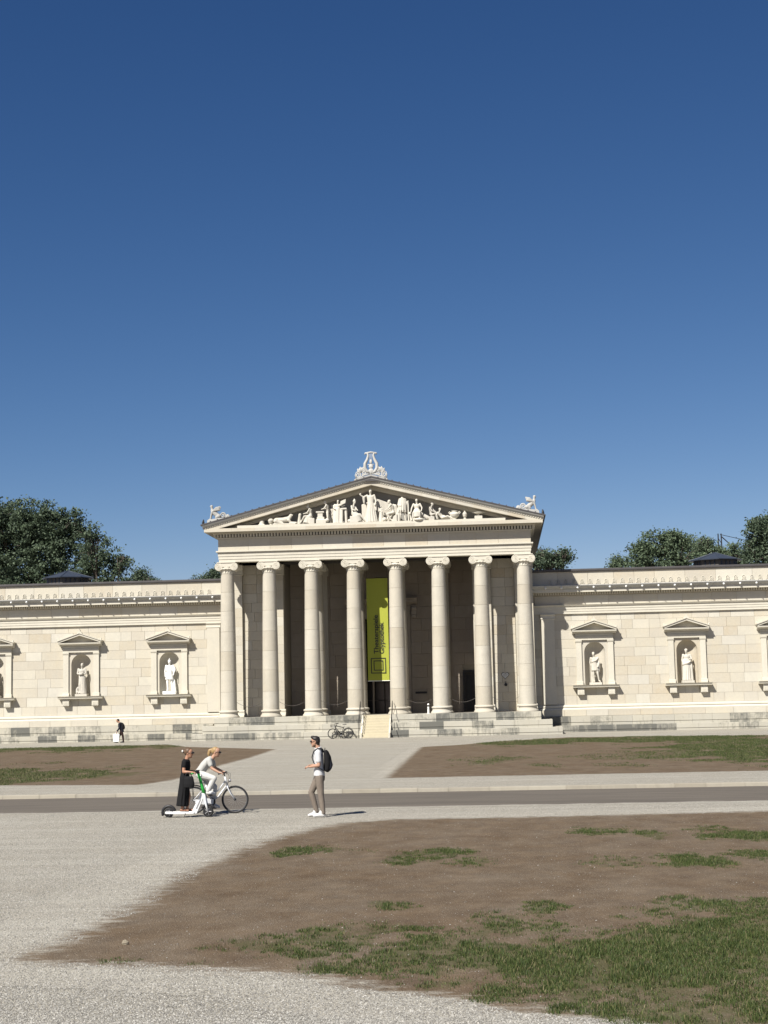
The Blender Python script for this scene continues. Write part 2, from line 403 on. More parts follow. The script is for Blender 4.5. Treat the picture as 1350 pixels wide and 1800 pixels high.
def lawn(name, poly, bl, z, cell, feather, label_none=None):
    xs = [p[0] for p in poly]; ys = [p[1] for p in poly]; e = feather*1.5
    gx = np.arange(min(xs)-e, max(xs)+e, cell); gy = np.arange(min(ys)-e, max(ys)+e, cell*1.3)
    X, Y = np.meshgrid(gx, gy); sdv = poly_sd(poly, X, Y)
    gr = density(bl, X, Y); ny, nx = X.shape
    keep = sdv > -e
    idx = -np.ones(X.shape, int)
    quads = keep[:-1,:-1] & keep[1:,:-1] & keep[:-1,1:] & keep[1:,1:]
    use = np.zeros(X.shape, bool)
    for a, b in ((0,0),(1,0),(0,1),(1,1)): use[a:ny-1+a, b:nx-1+b] |= quads
    idx[use] = np.arange(use.sum())
    vs_ = np.stack([X[use], Y[use], np.full(use.sum(), z+.004)], 1)
    j, i = np.nonzero(quads)
    fs = np.stack([idx[j,i], idx[j,i+1], idx[j+1,i+1], idx[j+1,i]], 1)
    me = bpy.data.meshes.new(name); me.from_pydata(vs_.tolist(), [], fs.tolist())
    cov = np.clip(.5+sdv[use]/feather*.5, 0, 1)
    for nm, val in (('cover', cov), ('grass', gr[use])):
        at = me.attributes.new(nm, 'FLOAT', 'POINT'); at.data.foreach_set('value', val.astype(np.float32))
    o = link(name, me, M['lawn']); tag(o, kind='structure'); return o
NEAR = gpx([(25,1685),(60,1673),(110,1657),(230,1592),(330,1532),(430,1491),(520,1463),(600,1447),(700,1440),(900,1437),(1350,1426),(2400,1401),
            (2500,1500),(2300,1930),(1350,1850),(1150,1814),(1000,1791),(900,1773),(760,1754),(640,1741),(560,1718),(400,1709),(200,1699),(70,1693)], GZ)
NB = blobs_px([(1130,1702,290,56,.93),(1310,1668,150,50,.88),(960,1692,190,46,.9),(800,1676,140,38,.82),(1250,1765,200,36,.62),(1020,1738,210,28,.62),
    (690,1690,120,30,.62),(500,1660,110,22,.62),(610,1640,90,20,.62),(400,1672,60,8,.5),(580,1705,90,14,.6),(880,1622,130,24,.58),(1180,1600,90,22,.5),
    (740,1500,55,10,.66),(690,1517,45,9,.62),(540,1497,44,10,.66),(1310,1470,70,11,.72),(1210,1512,55,11,.75),(1080,1515,70,8,.5),(690,1590,34,9,.7),
    (970,1592,44,12,.68),(1140,1470,34,8,.7),(1060,1462,70,8,.5),(1240,1592,60,14,.66),(1340,1600,60,24,.62),(190,1690,40,5,.55),(340,1697,30,5,.6),
    (1210,1792,190,26,.72),(930,1750,130,16,.6),(760,1730,90,12,.55),(820,1515,50,8,.5),(600,1500,60,8,.4),(1350,1505,60,8,.6),(1500,1690,130,70,.85)], GZ)
lawn('foreground_lawn', NEAR, NB, GZ, .11, .9)
FL = gpx([(485,1317),(330,1313),(295,1309),(0,1316),(-200,1320),(-200,1381.5),(0,1381),(250,1380),(310,1370),(390,1345),(440,1332)], 0)
FLB = blobs_px([(100,1316,190,5,.95),(-60,1318,160,6,.95),(30,1366,130,13,1),(100,1362,75,8,.7),(-100,1365,100,16,1),(250,1312,60,3,.7)], 0)
lawn('left_lawn', FL, FLB, 0, .35, .5)
FR = gpx([(678,1368),(740,1313),(800,1310),(880,1303),(1000,1296),(1350,1292),(2300,1275),(2300,1337),(1350,1355)], 0)
FRB = blobs_px([(980,1303,170,5,.8),(1200,1298,200,6,.85),(1290,1325,120,22,.85),(1180,1325,90,9,.62),(860,1338,60,7,.62),(1060,1330,60,5,.45),(1100,1345,40,3,.5),(1450,1320,150,30,.9),(960,1345,30,3,.55),(880,1308,60,3,.7)], 0)
lawn('right_lawn', FR, FRB, 0, .35, .5)

def blades(name, bl, poly, z, n, hmin, hmax, wd, seed, thr=.5):
    rg = np.random.default_rng(seed)
    ax = min(b[0]-1.1*b[2] for b in bl); bx = max(b[0]+1.1*b[2] for b in bl); ay = min(b[1]-1.1*b[3] for b in bl); by = max(b[1]+1.1*b[3] for b in bl)
    xs = [p[0] for p in poly]; ys = [p[1] for p in poly]
    ax = max(ax, min(xs)); bx = min(bx, max(xs)); ay = max(ay, min(ys)); by = min(by, max(ys))
    X = rg.uniform(ax, bx, n); Y = rg.uniform(ay, by, n)
    g = density(bl, X, Y)
    nz = .6*fbm(X*1.5, Y*1.1, 5)+.4*vnoise(X*11, Y*8)
    k = (rg.random(n) < 1/(1+np.exp(-7*(g*1.08+(nz-.5)*2.9-thr-.18)))) & (g > .10) & (poly_sd(poly, X, Y) > .0)
    X = X[k]; Y = Y[k]; g = g[k]; m = len(X)
    a = rg.uniform(0, 2*np.pi, m); cl = vnoise(X*4.5+7, Y*3.5); h = rg.uniform(hmin, hmax, m)*(.45+.55*np.clip(g, 0, 1))*(.55+.8*cl); le = rg.uniform(.1, .75, m)*h; la = rg.uniform(0, 2*np.pi, m)
    wx = np.cos(a)*wd; wy = np.sin(a)*wd; tx = np.cos(la)*le; ty = np.sin(la)*le
    Zb = np.full(m, z+.002)
    P = np.stack([np.stack([X-wx, Y-wy, Zb], 1), np.stack([X+wx, Y+wy, Zb], 1), np.stack([X+wx*.7+tx*.35, Y+wy*.7+ty*.35, Zb+h*.6], 1),
                  np.stack([X-wx*.7+tx*.35, Y-wy*.7+ty*.35, Zb+h*.6], 1), np.stack([X+tx, Y+ty, Zb+h*.95], 1)], 1).reshape(-1, 3)
    me = bpy.data.meshes.new(name)
    o5 = np.arange(m)*5
    me.vertices.add(m*5); me.vertices.foreach_set('co', P.ravel())
    loops = np.stack([o5, o5+1, o5+2, o5+3, o5+3, o5+2, o5+4], 1).ravel()
    me.loops.add(m*7); me.loops.foreach_set('vertex_index', loops.astype(np.int32))
    st = np.stack([np.arange(m)*7, np.arange(m)*7+4], 1).ravel()
    me.polygons.add(m*2); me.polygons.foreach_set('loop_start', st.astype(np.int32))
    me.update(); me.validate()
    return link(name, me, M['grass'])
tag(blades('grass', NB, NEAR, GZ, 1000000, .014, .066, .0032, 5, .60), 'patchy green grass growing out of the bare earth in the foreground', 'grass', kind='stuff')
tag(blades('grass', FLB, FL, 0, 160000, .03, .08, .008, 6, .5), 'thin green grass on the left lawn in front of the museum', 'grass', kind='stuff')
tag(blades('grass', FRB, FR, 0, 220000, .03, .08, .008, 8, .5), 'thin green grass on the right lawn in front of the museum', 'grass', kind='stuff')

def pebbles(name, n, fn, smin, smax, mat, seed, z):
    rg = np.random.default_rng(seed); P = fn(rg, n); m = len(P)
    s = smin*(smax/smin)**(rg.random(m)**2.2)
    base = np.array([(1,0,0),(0,1,0),(-1,0,0),(0,-1,0),(0,0,.75),(0,0,-.4)])
    jit = rg.uniform(.6, 1.25, (m, 6, 1)); a = rg.uniform(0, 6.28, m)
    Rm = np.zeros((m, 3, 3)); Rm[:,0,0] = np.cos(a); Rm[:,0,1] = -np.sin(a); Rm[:,1,0] = np.sin(a); Rm[:,1,1] = np.cos(a); Rm[:,2,2] = 1
    vs_ = np.einsum('mij,mkj->mki', Rm, base[None]*jit*np.array([1, .75, 1]))*s[:,None,None]
    vs_[:,:,0] += P[:,0,None]; vs_[:,:,1] += P[:,1,None]; vs_[:,:,2] += z+.12*s[:,None]
    f = np.array([(0,1,4),(1,2,4),(2,3,4),(3,0,4)])
    fs = (f[None]+6*np.arange(m)[:,None,None]).reshape(-1, 3)
    me = bpy.data.meshes.new(name); me.vertices.add(m*6); me.vertices.foreach_set('co', vs_.reshape(-1, 3).ravel())
    me.loops.add(len(fs)*3); me.loops.foreach_set('vertex_index', fs.ravel().astype(np.int32))
    me.polygons.add(len(fs)); me.polygons.foreach_set('loop_start', (np.arange(len(fs))*3).astype(np.int32))
    me.update(); return link(name, me, mat)
def mat_pebble():
    m, t, b = newmat('mixed_gravel_stones'); N = NT(t)
    ri = N.n('ShaderNodeNewGeometry').outputs['Random Per Island']
    N.l(N.ramp(ri, [(0, (.10,.095,.085)), (.35, (.205,.197,.178)), (.75, (.295,.285,.258)), (1, (.47,.455,.415))]), b.inputs['Base Color'])
    b.inputs['Roughness'].default_value = .9; return m
M['stones'] = mat_pebble()
def on_dirt(rg, n):
    X = rg.uniform(2.5, 17, n); Y = rg.uniform(-93, -71, n); return np.stack([X, Y], 1)[poly_sd(NEAR, X, Y) > .1]
def on_gravel(rg, n):
    Y = -94+26*rg.random(n)**2.2; X = 7.4+(Y+93.7)*-.1+rg.uniform(-1, 1, n)*(3.9+(Y+94)*.3); k = poly_sd(NEAR, X, Y)+.9*(fbm(X*1.2, Y*1.2, 4)-.5) < .1
    return np.stack([X, Y], 1)[k]
tag(pebbles('pebbles', 9000, on_dirt, .003, .012, M['stones'], 21, GZ+.004), 'loose pale pebbles scattered over the bare earth of the near lawn', 'pebbles', kind='stuff')
tag(pebbles('gravel', 360000, on_gravel, .005, .014, M['stones'], 22, GZ+.004), 'loose grey gravel stones lying on the path around the near lawn', 'gravel', kind='stuff')
p = atZ(220, 1661, GZ)
bmst = MB().ell((0,0,.022), (.04,.03,.03), 10, 7); rs = random.Random(3)
bmst.v = [(a*rs.uniform(.85,1.15), b*rs.uniform(.85,1.15), max(0, c*rs.uniform(.85,1.2))) for a, b, c in bmst.v]
tag(bmst.build('stone', plain('brown_stone', (.22,.19,.14), .9, 0, .3, 20), loc=(p.x, p.y, GZ)), 'single fist-sized pale stone on the earth at the left tip of the near lawn', 'stone')

# ------------------------------------------------------------------ the museum building
S = 2.9
CX = [(i-3.5)*S for i in range(8)]
ZST = 1.5; YW = 3.3; YB = 26.0
B = empty('museum_building', (0, 0, 0), 'long cream limestone museum with an eight-columned temple portico and sculpted gable', 'building')
tri = random.Random(11)

# --- podium
PODS = [(0, .47, 12.36, -1.95), (.47, .97, 11.72, -1.45), (.97, ZST, 11.0, -.95)]
pc = MB()
for z0, z1, hw, yf in PODS:
    pc.box(-hw+.05, -.98, yf+.05, 3.2-.02*z0, z0-(.15 if z0 == 0 else 0), z1-.02); pc.box(.98, hw-.05, yf+.05, 3.2-.02*z0, z0-(.15 if z0 == 0 else 0), z1-.02)
podium = pc.build('podium', M['joint'], B)
sc = {}
def step_block(w, h, d, par, loc, mat=None):
    mat = mat or M['step']; k = (round(w, 2), round(h, 2), round(d, 2), mat.name)
    if k not in sc:
        m = MB().runx([(.035,0),(.035,h*.30),(0,h*.34),(0,h-.015),(.015,h),(d,h),(d,0)], .005, k[0]-.005).mesh('step_block'); m.materials.append(mat); sc[k] = m
    return link('step_block', sc[k], None, par, loc)
for z0, z1, hw, yf in PODS:
    for sgn in (-1, 1):
        x = 1.0
        while x < hw-.01:
            L = tri.choice([1.2, 1.4, 1.6, 1.9]); L = hw-x if hw-x-L < .6 else L
            step_block(L, z1-z0, .9, podium, ((x if sgn > 0 else -x-L), yf, z0)); x += L
    for sgn in (-1, 1):                    # side returns
        m = MB().box(*( (hw-.06, hw, yf+.9, 2.5) if sgn > 0 else (-hw, -hw+.06, yf+.9, 2.5)), z0, z1-.003); m.build('side_course', M['step'], podium)
MB().box(-10.95, 10.95, -.04, 6.2, ZST-.1, ZST-.004).build('portico_floor', M['floor'], B)
# --- stair in the middle
st = empty; stair = MB().box(-.88, .88, -.62, -.02, 0, ZST-.006).build('stair', M['cstep'], B)
nr = 8
for i in range(nr):
    zt = ZST-.004-(i+1)*ZST/(nr+.6); yf = -.62-.235*(i+1)
    MB().runx([(yf,-.05),(yf,zt-.012),(yf+.012,zt),(-.6-.235*i,zt),(-.6-.235*i,-.05)], -.88, .88).build('stair_step', M['cstep'], stair)
for sgn in (-1, 1):
    MB().runx([(-2.55,-.05),(-2.55,.30),(-2.2,.32),(-.96,1.24),(-.96,ZST),(-.05,ZST+.002),(-.05,-.05)], *sorted((sgn*.88, sgn*1.0))).build('stair_cheek', M['trim'], stair)

# --- columns
def volute_spiral(cx, cz, y, r0, sgn):
    return [(cx+sgn*math.cos(a)*r, y, cz+math.sin(a)*r) for a, r in ((math.pi/2-t*2.4*2*math.pi, lerp(r0, .045, t**.8)) for t in [i/56 for i in range(57)])]
def rshaft(t): return .56-.11*t**1.5
def make_column():
    z0, z1 = 1.97, 11.30
    core = MB().lathe([(rshaft(i/12)-.02, lerp(z0, z1, i/12)) for i in range(13)], 28).build('column', M['joint'], B, smooth=True)
    MB().lathe([(.70,1.5),(.73,1.51),(.73,1.56),(.715,1.60),(.66,1.66),(.625,1.73),(.61,1.80),(.615,1.825),(.655,1.835),(.675,1.865),(.68,1.90),(.665,1.94),(.63,1.965),(.585,1.975),(.57,2.0),(.3,2.0)], 36).build('base', M['drum'], core, auto=True)
    hs = [1.25, 1.45, 1.3, 1.35, 1.4, 1.3]; hs.append(z1-z0-sum(hs)); z = z0
    for h in hs:
        pr = [(rshaft((z-z0)/(z1-z0))-.014, z+.003)] + [(rshaft((z+h*k-z0)/(z1-z0)), z+h*k) for k in (.012, .33, .66, .988)] + [(rshaft((z+h-z0)/(z1-z0))-.014, z+h-.003)]
        MB().lathe(pr, 32).build('drum', M['drum'], core, auto=True); z += h
    c = MB()
    c.lathe([(.455,11.30),(.475,11.315),(.475,11.335),(.45,11.35),(.452,11.50),(.475,11.51),(.52,11.55),(.575,11.62),(.575,11.66),(.50,11.70),(.48,11.84)], 32)
    for k in range(18):
        a = 2*math.pi*k/18; x_, y_ = .455*math.cos(a), .455*math.sin(a)
        c.tube([(x_, y_, 11.36), (x_*1.04, y_*1.04, 11.43), (x_*1.1, y_*1.1, 11.49)], [.02, .035 if k % 2 else .022, .012], 6)
        c.ell((.57*math.cos(a), .57*math.sin(a), 11.62), (.045, .045, .055), 8, 6)
    for s in (-1, 1):
        c.lathe([(.268,-.5),(.275,-.46),(.25,-.38),(.19,-.12),(.18,0),(.19,.12),(.25,.38),(.275,.46),(.268,.5)], 28, (s*.53, 0, 11.785), 'y')
        for yy in (-.5, .5):
            c.tube(volute_spiral(s*.53, 11.785, yy, .245, s), .020, 6); c.ell((s*.53, yy, 11.785), .04, 8, 6)
    c.prism([(-.53,11.80),(-.3,11.77),(0,11.75),(.3,11.77),(.53,11.80),(.53,12.045),(-.53,12.045)], -.485, .485)
    for yy in (-.49, .49):
        c.tube([(-.5,yy,12.03),(.5,yy,12.03)], .018, 6); c.tube([(-.33,yy,11.79),(0,yy,11.76),(.33,yy,11.79)], .018, 6)
    c.box(-.64, .64, -.53, .53, 12.045, 12.098)
    c.build('capital', M['trim'], core, auto=True)
    return core
col0 = make_column(); col0.location = (CX[0], 0, 0)
for x in CX[1:]:
    c = copy_tree(col0, B); c.location = (x, 0, 0)
for x in CX[2:6]:
    c = copy_tree(col0, B); c.location = (x, 2.85, 0)

# --- antae, flank walls and vestibule
for i in (0, 1, 6, 7):
    x = CX[i]; sg = 1 if i < 4 else -1
    a = MB().box(x-.62, x+.62, 2.3, 2.6, 1.98, 11.36).build('anta', M['block'], B)
    MB().runx([(2.2,1.5),(2.2,1.6),(2.24,1.7),(2.25,1.82),(2.22,1.85),(2.22,1.95),(2.27,1.99),(2.6,1.99),(2.6,1.5)], x-.70, x+.70).build('anta_base', M['trim'], a)
    MB().runx([(2.3,11.35),(2.26,11.40),(2.3,11.45),(2.3,11.75),(2.24,11.82),(2.2,11.95),(2.16,12.0),(2.16,12.09),(2.6,12.09),(2.6,11.35)], x-.68, x+.68).build('anta_capital', M['trim'], a)
    z = 1.99; k = 0
    while z < 11.3:
        h = min(.64, 11.36-z); block('anta_block', 1.246, .05, h-.004, M['block'], a, (x-.623, 2.288, z)); z += h
wallb = MB()
for s in (-1, 1):
    wallb.box(*sorted((s*6.6, s*10.78)), 2.62, 3.6, ZST, 12.09)
    wallb.box(*sorted((s*6.6, s*7.4)), 3.6, 5.8, ZST, 12.09)
for x0, x1, z0 in ((-6.6,-1.5,ZST), (-1.5,1.5,8.3), (1.5,5.75,ZST), (5.75,6.6,4.45)):
    wallb.box(x0, x1, 5.78, 6.4, z0, 12.6)
vest = wallb.build('vestibule_wall', M['joint'], B)
def fill_rows(par, name, x0, x1, z0, z1, h, y, d, mat, widths, rg, holes=(), gap=.008):
    n = max(1, round((z1-z0)/h)); hh = (z1-z0)/n; cnt = 0
    for k in range(n):
        za, zb = z0+k*hh, z0+(k+1)*hh; ivs = [(x0, x1)]
        for hx0, hx1, hz0, hz1 in holes:
            if za < hz1-.05 and zb > hz0+.05:
                new = []
                for a, b in ivs:
                    if hx1 <= a or hx0 >= b: new.append((a, b))
                    else:
                        if hx0 > a: new.append((a, hx0))
                        if hx1 < b: new.append((hx1, b))
                ivs = new
        for a, b in ivs:
            x = a
            while x < b-.01:
                L = rg.choice(widths)
                if x == a and k % 2: L *= .6
                if b-x-L < .4: L = b-x
                block(name, L-gap, d, hh-gap, mat, par, (x+gap/2, y+rg.uniform(-.004,.004), za+gap/2)); x += L; cnt += 1
    return cnt
for s in (-1, 1):
    fill_rows(vest, 'ashlar_block', *sorted((s*(3.5*S-.64), s*(2.5*S+.64))), ZST, 12.08, .66, 2.55, .08, M['block'], [1.0, .8, 1.6], tri)
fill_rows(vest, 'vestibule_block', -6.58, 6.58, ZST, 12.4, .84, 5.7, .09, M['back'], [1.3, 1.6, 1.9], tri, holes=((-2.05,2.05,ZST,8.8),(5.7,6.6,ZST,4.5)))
for s in (-1, 1):
    for xx in (4.35,):
        pl = MB().box(s*xx-.5, s*xx+.5, 5.45, 5.695, ZST+.3, 11.4).build('wall_pilaster', M['block'], vest)
    MB().box(s*4.35-.58, s*4.35+.58, 5.38, 5.695, ZST, ZST+.32).build('pilaster_base', M['trim'], vest)
    MB().box(s*4.35-.6, s*4.35+.6, 5.36, 5.695, 11.4, 11.9).build('pilaster_capital', M['trim'], vest)
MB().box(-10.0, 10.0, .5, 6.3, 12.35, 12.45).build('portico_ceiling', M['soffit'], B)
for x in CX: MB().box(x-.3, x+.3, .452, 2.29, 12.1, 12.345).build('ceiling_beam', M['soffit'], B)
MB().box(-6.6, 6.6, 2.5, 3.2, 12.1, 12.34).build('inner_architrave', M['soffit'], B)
# central doorway
dr = MB().box(-1.5, 1.5, 6.9, 7.0, ZST, 8.3).build('doorway', M['darkglass'], B)
MB().box(-2.03, -1.5, 5.6, 6.9, ZST, 8.3).box(1.5, 2.03, 5.6, 6.9, ZST, 8.3).box(-2.03, 2.03, 5.6, 6.9, 8.302, 8.8).build('door_frame', M['back'], dr)
MB().runx([(5.6,9.15),(5.45,9.25),(5.2,9.35),(5.15,9.55),(5.05,9.66),(5.69,9.66),(5.69,9.15)], -2.6, 2.6).build('door_cornice', M['back'], dr)
MB().box(-2.1, 2.1, 5.55, 5.69, 8.805, 9.148).build('door_frieze', M['back'], dr)
for s in (-1, 1):
    m = MB().prism([(s*2.35-.16,8.3),(s*2.35+.16,8.3),(s*2.35+.18,9.14),(s*2.35-.18,9.14)], 5.35, 5.69); m.lathe([(.12,-.17),(.12,.17)], 14, (s*2.35, 5.36, 8.95), 'x'); m.lathe([(.08,-.15),(.08,.15)], 14, (s*2.35, 5.4, 8.42), 'x')
    m.build('door_console', M['back'], dr)
for xx in (-1.42, -.02, 1.34): MB().box(xx, xx+.08, 6.82, 6.895, ZST, 8.29).build('door_stile', M['bronze'], dr)
for zz in (2.4, 4.0, 5.6, 7.2): MB().box(-1.34, 1.34, 6.83, 6.89, zz, zz+.08).build('door_rail', M['bronze'], dr)
MB().tube([(-.72,5.95,ZST),(-.70,5.95,4.6)], .07, 10).build('door_leaf_edge', M['back'], dr)
sdoor = MB().box(5.78, 6.55, 5.95, 6.0, ZST, 4.44).build('side_door', M['bronze'], B)
MB().box(5.72, 5.84, 5.58, 5.76, ZST, 4.44).box(6.48, 6.58, 5.60, 5.76, ZST, 4.44).box(5.84, 6.48, 5.6, 5.76, 4.3, 4.42).build('door_frame', M['black'], sdoor)
MB().box(5.95, 6.3, 5.9, 5.948, 1.7, 4.1).build('door_panel', M['iron'], sdoor)
MB().box(2.3, 3.12, 5.62, 5.69, 2.86, 3.0).build('wall_slot', M['black'], vest)

# --- portico entablature
def ring(m, hx, yf, th, z0, z1, yb=YB):
    m.box(-hx, hx, yf, yf+th, z0, z1); m.box(-hx, -hx+th, yf+th, yb, z0, z1); m.box(hx-th, hx, yf+th, yb, z0, z1); return m
arch = MB(); ring(arch, 10.66, -.41, .86, 12.10, 12.285); arch.build('architrave', M['trim'], B)
ring(MB(), 10.69, -.44, .86, 12.289, 12.485).build('architrave', M['trim'], B)
ring(MB(), 10.72, -.47, .86, 12.489, 12.72).build('architrave', M['trim'], B)
m = MB(); ring(m, 10.78, -.53, .5, 12.722, 12.775); ring(m, 10.84, -.59, .5, 12.777, 12.87); m.build('architrave_crown', M['trim'], B)
frz = MB().box(-10.70, 10.70, -.45, YB, 12.872, 13.665).build('frieze', M['joint'], B)
x = -10.70
while x < 10.69:
    L = tri.choice([1.5, 1.8, 2.1]); L = 10.70-x if 10.70-x-L < 1 else L
    block('frieze_block', L-.006, .03, .785, M['block'], frz, (x+.003, -.475, 12.876), .006); x += L
m = MB(); ring(m, 10.78, -.53, .6, 13.667, 13.77); m.build('bed_moulding', M['trim'], B)
ring(MB(), 10.80, -.55, .6, 13.772, 14.0).build('dentil_bed', M['soffit'], B)  # dark backing colour makes the gaps between the dentils read dark
m = MB()
dn = 0; x = -10.95
while x < 10.9:
    m.box(x, x+.115, -.72, -.545, 13.79, 14.0); x += .2075
y = -.6
while y < YB:
    for s in (-1, 1): m.box(*sorted((s*10.795, s*10.97)), y, y+.115, 13.79, 14.0)
    y += .2075
tag(m.build('dentils', M['trim'], B), kind='stuff')
MB().box(-11.02, 11.02, -.78, YB, 14.002, 14.098).build('dentil_crown', M['trim'], B)
corn = MB().box(-11.5, 11.5, -1.27, YB+.1, 14.1, 14.335).build('cornice', M['joint'], B)
x = -11.52
while x < 11.5:
    L = tri.choice([1.3, 1.6, 1.9]); L = 11.52-x if 11.52-x-L < 1 else L
    block('cornice_block', L-.004, .03, .239, M['block'], corn, (x+.002, -1.295, 14.098), .006); x += L
for s in (-1, 1): MB().box(*sorted((s*11.5, s*11.53)), -1.26, YB+.1, 14.098, 14.337).build('side_cornice', M['soffit'], corn)
# gable
SL = .2545
def rake(z_apex, x): return z_apex-SL*abs(x)
def rakeband(m, za, zb, xe, y0, y1):       # both slopes between two parallel rake lines
    for s in (-1, 1):
        m.prism([(0, zb), (s*xe, zb-SL*xe), (s*xe, za-SL*xe), (0, za)], y0, y1)
    return m
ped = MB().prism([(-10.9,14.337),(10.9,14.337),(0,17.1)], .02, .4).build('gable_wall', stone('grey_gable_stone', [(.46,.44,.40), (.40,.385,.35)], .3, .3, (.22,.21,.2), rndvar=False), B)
for s in (-1, 1):
    n = 10
    for k in range(n):
        xa, xb = s*11.5*k/n, s*11.5*(k+1)/n
        MB().prism([(xa+s*.003, 17.01-SL*abs(xa)), (xb-s*.003, 17.01-SL*abs(xb)), (xb-s*.003, 17.25-SL*abs(xb)), (xa+s*.003, 17.25-SL*abs(xa))], -1.285, .3).build('raking_cornice', M['block'], ped)
m = MB()
for s in (-1, 1): m.prism([(0, 16.78), (s*10.1, 16.78-SL*10.1), (s*10.9, 17.02-SL*10.9), (0, 17.02)], -.35, .25)
m.build('raking_bed_moulding', M['trim'], ped)
for s in (-1, 1):                          # flaring gutter on the rakes
    xe = 11.6
    vs_ = []
    for xx in (0, s*xe):
        z = 17.25-SL*abs(xx)
        vs_ += [(xx,-1.28,z+.002),(xx,-1.30,z+.05),(xx,-1.40,z+.12),(xx,-1.47,z+.20),(xx,-1.48,z+.26),(xx,-1.2,z+.26),(xx,-1.2,z+.002)]
    f = [(i, (i+1) % 7, 7+(i+1) % 7, 7+i) for i in range(7)]+[tuple(range(7)), tuple(range(13, 6, -1))]
    g = MB().add(vs_, f).build('gutter', M['acro'], ped, auto=True)
    m = MB(); t = .35
    while t < 11.5:
        m.ell((s*t, -1.31, 17.27-SL*t), (.06,.035,.045), 8, 6); t += .16
    tag(m.build('egg_moulding', M['trim'], ped), kind='stuff')
rf = MB()
for s in (-1, 1):
    rf.prism([(0,17.52),(s*11.72,17.52-SL*11.72),(s*11.72,17.60-SL*11.72),(0,17.60)], -1.52, YB+.3)
    for k in range(1, 24): rf.prism([(s*(k*.48)-.03,17.60-SL*k*.48),(s*(k*.48)+.03,17.60-SL*k*.48),(s*(k*.48)+.03,17.66-SL*k*.48),(s*(k*.48)-.03,17.66-SL*k*.48)], -1.53, YB+.3)
rf.build('portico_roof', M['roof'], B)
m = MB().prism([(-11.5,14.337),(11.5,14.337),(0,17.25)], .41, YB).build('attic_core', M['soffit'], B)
MB().box(-9.24, 9.02, -1.24, .0, 14.337, 14.50).build('sculpture_ledge', M['trim'], B)
for s in (-1, 1): MB().tube([(s*11.55,-1.35,14.62),(s*11.55,-1.35,14.80),(s*11.53,-1.35,14.98)], [.10,.085,.03], 8).build('corner_spout', M['iron'], B)

# --- gable-end ornaments (acroteria)
ac = MB().prism([(-1.15,17.42),(0,17.72),(1.12,17.42),(1.12,17.30),(-1.15,17.30)], -1.38, -.95).build('acroterion', M['acro'], B)
m = MB().prism([(-1.3,17.26),(0,17.60),(1.3,17.26)], -1.45, -.85); m.build('acroterion_plinth', M['roof'], ac)
def spiral(cx, cz, y, r0, turns, a0, s, r1=.03, n=40):
    return [(cx+s*math.cos(a0+t*turns*2*math.pi)*lerp(r0, r1, t), y, cz+math.sin(a0+t*turns*2*math.pi)*lerp(r0, r1, t)) for t in [i/n for i in range(n+1)]]
lyre = MB()
for s in (-1, 1):
    lyre.tube([(s*.10,-1.17,17.85),(s*.28,-1.17,17.95),(s*.42,-1.17,18.2),(s*.40,-1.17,18.5),(s*.24,-1.17,18.8),(s*.18,-1.17,19.05),(s*.22,-1.17,19.2),(s*.36,-1.17,19.22),(s*.40,-1.17,19.12)], [.09,.11,.12,.11,.09,.075,.07,.065,.05], 8)
lyre.tube([(-.34,-1.17,19.22),(0,-1.17,19.27),(.34,-1.17,19.22)], .06, 8)
for xx in (-.07, .0, .07): lyre.tube([(xx,-1.17,18.45),(xx,-1.17,19.24)], .012, 5)
lyre.ell((0,-1.17,18.62), (.10,.07,.17)); lyre.ell((0,-1.17,18.28), (.16,.08,.16)); lyre.ell((0,-1.17,17.95), (.2,.1,.22))
lyre.tube([(-.22,-1.17,18.42),(.22,-1.17,18.42)], .04, 7)
lyre.build('lyre', M['acro'], ac, smooth=True)
fan = MB()
for s in (-1, 1):
    for k in range(9):
        a = R(15+k*17); L = .42 if k % 2 else .36
        bx, bz = s*.62, 17.88
        fan.tube([(bx, -1.15, bz), (bx+s*math.cos(a)*L*.6, -1.17, bz+math.sin(a)*L*.6), (bx+s*math.cos(a+.15)*L, -1.19, bz+math.sin(a+.15)*L)], [.035, .075, .035], 6)
    fan.tube(spiral(s*.88, 17.72, -1.17, .2, 1.6, R(60), s), .05, 6); fan.tube(spiral(s*.48, 17.85, -1.17, .15, 1.5, R(200), -s), .05, 6)
    fan.tube([(s*.1,-1.17,17.8),(s*.45,-1.17,17.72),(s*.8,-1.17,17.55),(s*1.08,-1.17,17.5)], [.06,.05,.045,.03], 6)
    fan.tube([(s*1.02,-1.17,17.5),(s*1.08,-1.17,17.72),(s*1.0,-1.17,17.95)], [.05,.04,.02], 6)
fan.build('palmette_scrolls', M['acro'], ac, smooth=True)
